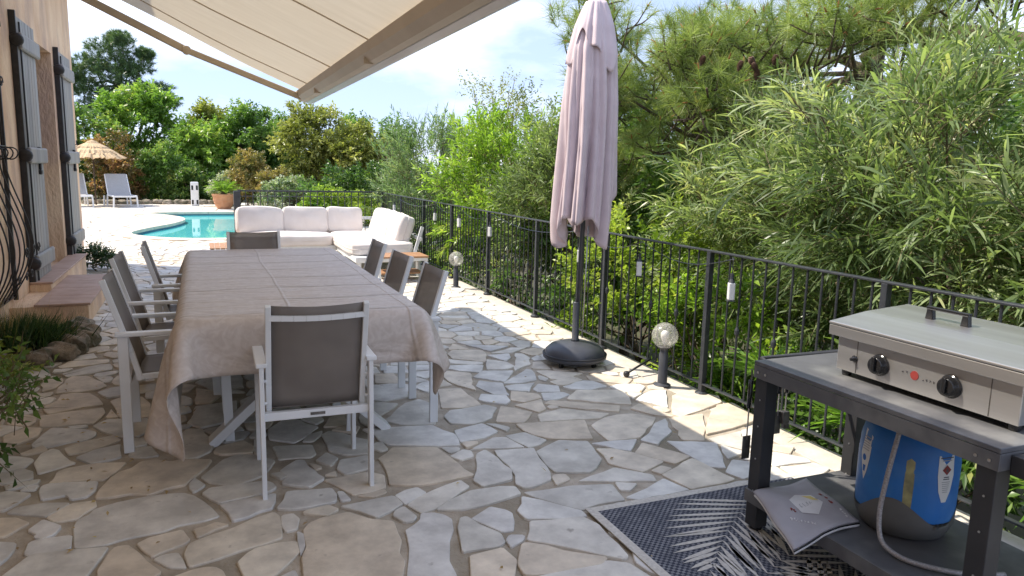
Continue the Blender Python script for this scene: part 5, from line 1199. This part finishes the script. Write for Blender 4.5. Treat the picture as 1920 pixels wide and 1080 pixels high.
# ---- flower bed by the house wall
bd = thing('flower_bed', 'small flower bed ringed with rough stones against the house wall', 'flower bed', (-1.35, 7.15, 0))
bp_ = [(-.34, -.78), (.0, -.72), (.25, -.5), (.36, -.15), (.33, .25), (.26, .6), (-.34, .62)]
mb = MB(); mb.prism(bp_, -.01, .07); mb.build('soil', 'soil', bd, bevel=.02)
ring = [(-.28, -.76), (-.08, -.74), (.12, -.62), (.26, -.45), (.33, -.25), (.37, -.03), (.36, .18), (.31, .40), (.26, .58)]
g = np.random.default_rng(5)
for i, (x, y) in enumerate(ring): rock('border_rock', bd, (x, y, .05), (.085+.035*g.random(), .09+.04*g.random(), .065+.03*g.random()), 20+i)
def tuft(name, label, cat, base, leaf, seed, n, L_, W_, spread, style='needle', droop=.2, rb=.12, up_=1., group=None):
    g = np.random.default_rng(seed); root = thing(name, label, cat, base, 0, group)
    pos = g.normal(0, rb, (n, 3))*np.array([1, 1, .0]); pos[:, 2] = g.random(n)*.05
    d_ = nrmz(np.c_[g.normal(0, spread, n)+pos[:, 0]*1.5, g.normal(0, spread, n)+pos[:, 1]*1.5, np.full(n, up_)+g.random(n)*.3])
    V_, T_, Q_, l_ = leafblades(pos, d_, rdir(n, g), L_*(.5+.7*g.random(n)), W_*(.7+.6*g.random(n)), style, np.clip(g.normal(.5, .25, n), 0, 1), g, droop)
    fastmesh('foliage', V_, T_, Q_, LF[leaf], root, l_)
    return root
tuft('lavender_bush', 'dark green feathery lavender bush in the stone-ringed bed', 'shrub', (-1.40, 7.0, .06), 'lav', 31, 2400, .28, .010, .50, 'needle', .15, .13)
plant('small_shrub', 'low dark green shrub at the corner of the house', 'shrub', (-1.42, 11.9, 0), (-1.42, 11.9, .16), (.24, .26, .16), 'lav', 33, 26, 10, 8, .09, .12, .06, .02, trunk=.012, nlimb=6)
tuft('dry_grass', 'thin dry stems between the lavender and the house wall', 'grass', (-1.62, 6.9, .05), 'dry', 32, 220, .55, .005, .16, 'needle', .1, .1)
plant('leafy_plant', 'leafy small-leaved bush at the lower left beside the house wall', 'shrub', (-1.12, 4.35, 0), (-1.08, 4.3, .38), (.33, .42, .32), 'dark', 34, 26, 5, 7, .13, .22, .05, .034, droop=.3, trunk=.014, nlimb=20, updir=.5, stems=True, lvspread=.3)
plant('leafy_plant', 'yellowish low plant at the foot of the flower bed, left edge', 'shrub', (-1.42, 5.9, 0), (-1.42, 5.9, .16), (.22, .35, .16), 'olive', 35, 16, 6, 6, .1, .15, .06, .035, trunk=.01, nlimb=8)

# a little dry litter on the paving
g = np.random.default_rng(91); n_ = 150
pos = np.c_[np.concatenate([g.normal(-.75, .35, 60), g.uniform(-1.5, 3.0, 90)]), np.concatenate([g.normal(4.4, .9, 60), g.uniform(2.2, 9, 90)]), np.full(n_, .011)]
dd = np.c_[g.normal(size=(n_, 2)), np.full(n_, .12)]
V_, T_, Q_, l_ = leafblades(pos, dd, np.tile([0, 0, 1.], (n_, 1))+g.normal(0, .25, (n_, 3)), .022+.02*g.random(n_), .009+.008*g.random(n_), 'leaf', g.random(n_), g, 0)
tag(fastmesh('fallen_leaves', V_, T_, Q_, LF['dry'], None, l_), 'small dry leaves scattered over the paving', None, kind='stuff')
# ================================================================== VEGETATION
GR = 'trees and shrubs beyond the pool'
# far hedge and trees behind the pool
def pine(name, label, base, pads, leaf, seed, nt_, nn, Ln, W, trunk, trunk_top, group=None, bare=None, padr=None, cones=None, buds=False, droop=.08, tuftspread=.9):
    """pads: list of (centre, radii); needle tufts fill the pads"""
    g = np.random.default_rng(seed); root = thing(name, label, 'tree', base, 0, group); b = np.array(base)
    Vs = []; Ts = []; Ls = []; off = 0; tips = []; tp = []
    for (c, r_) in pads:
        c = np.array(c)-b; r_ = np.array(r_)
        n_ = nt_ if padr is None else int(nt_*np.prod(r_)**.5*padr)
        u = rdir(n_, g)*(g.random((n_, 1))**.4); P_ = c+u*r_
        ax_ = nrmz(u*.8+np.array([0, 0, .55])+g.normal(0, .35, (n_, 3))); tips.append(c); tp.append((P_, ax_))
        pos = np.repeat(P_, nn, 0); ax2 = np.repeat(ax_, nn, 0)
        d_ = nrmz(ax2*(.25+.75*g.random((len(pos), 1)))+rdir(len(pos), g)*tuftspread)
        pos = pos-ax2*(g.random((len(pos), 1))*Ln*.7)
        lvp = np.clip(np.repeat(np.clip(g.normal(.5, .2, n_), .1, .9), nn)+g.normal(0, .13, len(pos)), 0, 1)
        V_, T_, Q_, l_ = leafblades(pos, d_, rdir(len(pos), g), Ln*(.7+.5*g.random(len(pos))), np.full(len(pos), W), 'needle', lvp, g, droop)
        Vs.append(V_); Ts.append(T_+off); Ls.append(l_); off += len(V_)
    fastmesh('crown', np.concatenate(Vs), np.concatenate(Ts), np.zeros((0, 4), int), LF[leaf], root, np.concatenate(Ls))
    limbs((0, 0, 0), tips, trunk, g, 'trunk', root, trunk_top=np.array(trunk_top)-b, wob=.3)
    return root, tp

pads = [((-3.6, 40, 6.6), (1.1, 1.1, .6)), ((-4.4, 40, 5.9), (1.0, 1, .5)), ((-2.6, 40, 5.9), (1.0, 1, .5)), ((-3.4, 39.5, 5.4), (1.2, 1, .55)), ((-1.9, 40, 4.9), (1.0, .9, .42)), ((-1.4, 40, 4.3), (.75, .8, .34)), ((-4.6, 40, 4.8), (.9, 1, .5)), ((-3.0, 39.4, 4.5), (1.2, 1, .5)), ((-4.4, 40, 3.9), (1, 1, .5)), ((-2.2, 40, 6.5), (.5, .6, .3)), ((-3.2, 40, 7.1), (.7, .7, .35)), ((-5.3, 40, 5.4), (.8, .8, .5)), ((-2.4, 39.6, 4.0), (1.0, .9, .45))]
pine('pine_tree', 'tall dark umbrella pine behind the house corner', (-3.2, 40, -1.2), pads, 'farpine', 51, 170, 26, .22, .022, .22, (-3.3, 40, 6.2), GR)
far = [
 ('tree', 'bright green rounded tree in front of the tall pine', 'tree', (-2.3, 36, -1), (-2.25, 36, 2.7), (1.55, 1.3, 2.0), 'bright', 40, 14, 10, .42, .45, .17, .085, .08),
 ('tree', 'green tree between the house corner and the bright rounded tree', 'tree', (-4.3, 34.5, -1), (-4.3, 34.5, 2.1), (1.1, 1.1, 1.5), 'mid', 30, 12, 10, .4, .4, .16, .08, .08),
 ('shrub', 'big red and green photinia bush behind the straw parasol', 'shrub', (-2.9, 31.2, -.05), (-2.85, 31.2, 1.25), (1.0, .8, 1.22), 'red', 36, 14, 10, .3, .3, .11, .05, .04),
 ('shrub', 'green bush between the photinia and the white bollard', 'shrub', (-1.2, 31.4, -.05), (-1.2, 31.4, 1.05), (.95, .7, 1.1), 'mid', 34, 14, 10, .3, .3, .11, .05, .04),
 ('shrub', 'small low bush behind the white bollard', 'shrub', (-.2, 30.6, -.05), (-.3, 30.6, .65), (.85, .5, .68), 'dark', 30, 12, 10, .25, .25, .09, .045, .03),
 ('tree', 'feathery light green tree behind the white bollard', 'tree', (.1, 34, -1), (.1, 34, 1.75), (1.1, 1.0, 1.5), 'bright', 36, 14, 11, .4, .42, .15, .06, .07),
 ('tree', 'dark topped tree with brown tips above the pool hedge', 'tree', (.5, 37, -1), (.45, 37, 2.6), (.95, .9, 1.45), 'olive', 28, 12, 10, .36, .38, .15, .07, .07),
 ('tree', 'mid green pointed tree above the terracotta pot', 'tree', (2.0, 35, -1), (1.9, 35, 2.2), (1.25, 1.1, 1.7), 'mid', 38, 14, 10, .42, .42, .15, .075, .08),
 ('tree', 'second green tree right of the pointed one, beside the yellow tree', 'tree', (3.1, 36, -1), (3.0, 36, 2.35), (1.1, 1.0, 1.55), 'mid', 34, 14, 10, .4, .42, .15, .075, .08),
 ('tree', 'tall yellow-green tree with bare stems behind the railing', 'tree', (4.3, 30.5, -1.2), (4.2, 30.5, 2.15), (1.35, 1.2, 1.75), 'yellow', 44, 15, 10, .38, .4, .14, .065, .07),
 ('tree', 'lower yellow-green tree right of the tall one', 'tree', (5.8, 29.5, -1.2), (5.7, 29.5, 1.75), (1.15, 1.1, 1.45), 'yellow', 36, 14, 10, .36, .38, .14, .065, .06),
 ('shrub', 'orange tipped bush above the end of the railing', 'shrub', (1.55, 27.6, -.05), (1.55, 27.6, 1.2), (.55, .45, .72), 'orange', 26, 12, 10, .22, .24, .09, .04, .03),
 ('shrub', 'second smaller orange bush right of the first one', 'shrub', (2.35, 26.6, -.05), (2.35, 26.6, .85), (.45, .4, .5), 'orange', 22, 12, 10, .2, .22, .09, .04, .03),
 ('shrub', 'silvery variegated bush behind the terracotta pot', 'shrub', (1.3, 28.3, -.05), (1.25, 28.3, .62), (.95, .5, .66), 'varieg', 34, 13, 10, .24, .24, .09, .035, .03),
 ('shrub', 'silvery variegated bush behind the short railing', 'shrub', (2.7, 25.4, -.05), (2.7, 25.4, .5), (.9, .5, .55), 'varieg', 30, 12, 10, .22, .22, .085, .035, .03),
 ('shrub', 'lime green bush seen over the short railing behind the sofa', 'shrub', (3.3, 19.5, -.9), (3.35, 19.5, .42), (1.0, .5, .55), 'lime', 30, 13, 10, .22, .22, .075, .04, .03),
 ('shrub', 'dark green bush under the yellow tree', 'shrub', (4.6, 24, -1.2), (4.6, 24, .5), (1.6, .9, 1.0), 'dark', 36, 14, 10, .32, .3, .11, .055, .05),
 ('tree', 'broad green tree far behind the yellow trees', 'tree', (7.6, 36, -1.2), (7.6, 36, 2.0), (2.0, 1.5, 1.9), 'mid', 44, 14, 10, .5, .45, .16, .08, .09),
]
for i, (nm, lb, ct_, b, c, r_, lf, ncl, tw, n_, clr, tl, L_, W_, tr) in enumerate(far):
    plant(nm, lb, ct_, b, c, r_, lf, 100+i, int(ncl*1.5), int(tw*1.35), n_, clr, tl, L_*1.1, W_*1.25, trunk=tr, group=GR, shell=.45, lvspread=.28, zmin=-.95)
# hedge filling the gaps at the foot (reads as one mass)
plant('hedge_mass', 'dense dark green hedge mass filling the gaps behind the pool trees', 'hedge', (1.5, 38.5, -1.3), (1.5, 38.5, .6), (10.5, 1.0, 2.2), 'mid', 140, 220, 18, 9, .6, .5, .2, .12, trunk=.1, nlimb=10, shell=.5)['kind'] = 'stuff'

# right hand side, behind the railing
GR2 = 'shrubs behind the iron railing'
plant('willow_shrub', 'blue-green narrow-leaved shrub behind the railing above the sofa corner', 'shrub', (4.35, 14.6, -1.3), (4.3, 14.6, 1.2), (1.05, 1.0, 1.35), 'bluewillow', 201, 84, 14, 16, .32, .42, .12, .016, 'lance', .55, .2, .05, .75, GR2, stems=True)
plant('lance_shrub', 'bright green lance-leaved shrub leaning over the railing left of the parasol', 'shrub', (4.5, 10.8, -1.3), (4.4, 10.8, 1.12), (1.0, 1.3, 1.32), 'bamboo', 202, 96, 14, 15, .3, .36, .115, .022, 'lance', .65, .3, .05, .55, GR2, stems=True)
plant('lance_shrub', 'darker narrow-leaved shrub just left of the parasol behind the railing', 'shrub', (4.45, 8.7, -1.3), (4.5, 8.8, .95), (.85, 1.0, 1.25), 'willow', 203, 76, 14, 15, .3, .36, .12, .016, 'lance', .6, .3, .05, .55, GR2, stems=True)
plant('pale_tree', 'sparse pale-leaved tree rising behind the railing left of the parasol', 'tree', (7.9, 20, -1.3), (7.9, 20, 2.6), (1.35, 1.2, 1.75), 'sparse', 204, 30, 10, 7, .45, .5, .09, .045, trunk=.07, updir=.7, nlimb=28, group=GR2)
plant('olive_tree', 'yellow-olive bushy tree behind the parasol', 'tree', (7.4, 16.5, -1.3), (7.3, 16.5, 1.55), (1.5, 1.4, 1.75), 'olive', 205, 46, 14, 10, .42, .4, .10, .04, trunk=.08, group=GR2)
plant('lime_shrub', 'lime green glossy shrub between parasol and near globe lamp', 'shrub', (4.3, 6.5, -1.3), (4.15, 6.4, .35), (.72, .95, 1.0), 'lime', 206, 52, 13, 9, .2, .2, .07, .034, trunk=.03, group=GR2, shell=.3, lvspread=.28)
plant('lime_shrub', 'second lime shrub lower down right of the parasol base', 'shrub', (4.15, 4.9, -1.3), (4.0, 5.0, .05), (.5, .8, .75), 'bamboo', 207, 34, 12, 9, .2, .2, .07, .03, trunk=.03, group=GR2, shell=.3, lvspread=.3)
plant('dark_shrub', 'dark leafy undergrowth behind the railing left of the parasol', 'shrub', (4.0, 9.2, -1.3), (3.95, 9.3, .0), (.5, 2.6, .95), 'dark', 208, 50, 13, 9, .26, .25, .085, .035, trunk=.03, group=GR2, shell=.35)
plant('dark_shrub', 'dark leafy undergrowth behind the railing beyond the sofa', 'shrub', (4.1, 13, -1.3), (4.0, 12.8, .1), (.5, 1.7, .95), 'dark', 209, 40, 13, 9, .26, .25, .085, .035, trunk=.03, group=GR2, shell=.35)
# the big narrow-leaved shrub on the right, three stems
bw = [('broad narrow-leaved willowy shrub filling the right side above the grill', (5.1, 3.6, -1.3), (4.95, 3.65, 1.35), (1.25, 1.5, 1.30), 211, 96),
      ('narrow-leaved shrub behind the railing above the near globe lamp', (5.3, 5.6, -1.3), (5.15, 5.5, 1.05), (1.1, 1.1, 1.25), 212, 66),
      ('narrow-leaved shrub at the right edge behind the grill', (4.9, 1.9, -1.3), (4.8, 1.8, .95), (1.1, 1.1, 1.3), 213, 60)]
for lb, b, c, r_, sd_, ncl in bw:
    plant('willow_shrub', lb, 'shrub', b, c, r_, 'willow', sd_, int(ncl*1.6), 14, 15, .30, .42, .175, .0155, 'lance', .62, .25, .05, .45, GR2, stems=True, shell=.5, zmin=-.9, lvspread=.26)
# strappy rosettes at the foot of the railing
for i, (x, y, z, n_) in enumerate(((3.75, 4.05, .12, 150), (3.8, 3.35, .0, 150), (3.85, 2.75, -.05, 150), (3.9, 4.7, -.15, 120), (3.8, 2.1, .05, 130))):
    tuft('strap_leaf_plant', ['arching strap-leaved plant poking through the railing below the right lantern', 'strap-leaved plant behind the railing left of the cart', 'strap-leaved plant seen under the cart worktop', 'strap-leaved plant behind the near globe lamp', 'strap-leaved plant behind the railing at the gas bottle'][i], 'plant', (x, y, z), 'strap', 300+i, n_, .52, .022, .85, 'lance', .45, .05, .9, GR2)
plant('dark_shrub', 'dark leafy undergrowth low behind the railing beside the cart', 'shrub', (4.2, 3, -1.3), (4.1, 3.0, -.35), (.6, 2.2, .85), 'dark', 214, 60, 13, 9, .24, .25, .085, .03, trunk=.03, group=GR2, shell=.4)

# big pine on the right with cones
pads = [((5.2, 8.0, 2.7), (.9, .8, .5)), ((6.0, 7.6, 3.2), (1.0, .9, .5)), ((4.6, 8.4, 3.4), (.75, .7, .45)), ((5.4, 7.6, 2.1), (.9, .7, .45)), ((6.4, 7.0, 2.5), (.9, .8, .5)), ((5.0, 8.6, 1.7), (.8, .7, .45)), ((6.0, 7.2, 1.6), (.8, .7, .5)),
        ((5.5, 6.4, 3.0), (.8, .7, .4)), ((6.6, 5.6, 3.1), (.9, .8, .45)), ((4.7, 6.6, 2.9), (.5, .5, .35)), ((4.75, 6.3, 2.45), (.45, .5, .32)), ((7.2, 4.4, 3.6), (1, .9, .3)), ((4.4, 7.8, 2.6), (.5, .5, .4)), ((6.0, 4.6, 3.35), (.9, .7, .3)), ((5.3, 5.2, 3.0), (.7, .6, .3)), ((5.9, 3.2, 3.1), (.6, .6, .22))]
pr, tp = pine('pine_tree', 'large pine with long light needles and cones behind the parasol', (7.6, 6.6, -1.3), pads, 'pine', 61, 105, 66, .20, .005, .17, (7.3, 6.7, 3.6), 'trees right of the terrace', droop=.05, tuftspread=.85)
mb = MB(); sp_pts = [p for P_, a_ in tp for p in zip(P_, a_)]
for p_, a_ in sp_pts[::2]: mb.tube([Vector(p_)-Vector(a_)*.02, Vector(p_)+Vector(a_)*.045], [.010, .003], 5)
mb.build('buds', 'bud', pr)['kind'] = 'stuff'
mb = MB()
for p_, a_ in sp_pts[::3]: mb.tube([Vector(p_)-Vector(a_)*.45, Vector(p_)-Vector(a_)*.2+Vector((0, 0, -.04)), Vector(p_)], [.012, .009, .005], 5)
mb.build('twigs', 'bark', pr, smooth=True)['kind'] = 'stuff'
mb = MB(); b = Vector((7.6, 6.6, -1.3))
for pts_, r_ in (([(7.3, 6.7, 3.2), (7.0, 5.2, 3.0), (6.4, 3.6, 2.55), (5.9, 2.5, 2.35)], .09), ([(7.3, 6.7, 3.6), (7.0, 5.0, 3.75), (6.6, 3.0, 3.45), (6.2, 1.8, 3.3)], .08), ([(7.2, 6.8, 2.8), (6.2, 6.7, 2.7), (5.3, 6.5, 2.55), (4.75, 6.3, 2.4)], .03)):
    mb.tube([Vector(p_)-b for p_ in pts_], [r_, r_*.85, r_*.65, r_*.4], 8)
mb.build('bough', 'bark', pr, smooth=True)
def cone(loc, rot):
    mb = MB(); Mx = Matrix.Translation(Vector(loc)-b) @ Euler(rot).to_matrix().to_4x4()
    for k in range(9):
        z = -.008-k*.011; r_ = .034*math.sin(math.pi*(.25+.72*k/9))
        ring_ = MB(); ring_.lathe([(r_*.55, z+.006), (r_, z), (r_*.6, z-.005)], 9, caps=False); mb.add([Mx @ Vector(v_) for v_ in ring_.v], ring_.f)
    mb.build('pine_cone', 'cone', pr)
for l_, r_ in (((4.62, 5.68, 2.62), (.2, .2, 0)), ((4.70, 5.66, 2.66), (.1, -.5, 0)), ((4.70, 5.62, 2.60), (-.3, -.3, 0)), ((4.90, 5.55, 2.68), (.2, .1, 0)), ((4.40, 5.95, 2.68), (.1, .3, 0)), ((4.74, 5.60, 2.54), (0, .1, 0))): cone(l_, r_)
# a mass of woodland closing the view on the right
plant('woodland', 'mass of green woodland closing the view behind the large pine', 'woodland', (14, 10, -1.3), (14, 10, 1.0), (2.2, 13, 2.6), 'mid', 420, 260, 18, 9, .6, .5, .2, .12, trunk=.1, nlimb=10, shell=.5)['kind'] = 'stuff'
# trees further back on the right
for i, (lb, b_, c, r_, lf) in enumerate((('leafy green tree deep behind the large pine', (9.5, 12, -1.3), (9.3, 12, 1.9), (2.2, 1.8, 2.3), 'olive'), ('dark tree behind the willowy shrub on the right', (9, 6.6, -1.3), (8.8, 6.2, 1.35), (1.6, 2.4, 1.65), 'dark'),
        ('green tree between the parasol and the large pine, farther back', (8.2, 14, -1.3), (8.0, 13.6, 1.4), (1.6, 1.3, 1.9), 'mid'), ('dark bush behind the lime shrub', (5.6, 9, -1.3), (5.6, 8.8, .5), (1.2, 1.6, 1.2), 'mid'))):
    plant('tree' if i != 3 else 'shrub', lb, 'tree' if i != 3 else 'shrub', b_, c, r_, lf, 400+i, 90, 16, 11, .42, .4, .13, .06, trunk=.09, group='trees right of the terrace', shell=.5, lvspread=.28)
print('tris', sum(sum(len(p.vertices)-2 for p in o.data.polygons) for o in {o.data: o for o in bpy.data.objects if o.type == 'MESH'}.values()), 'objs', len(bpy.data.objects))
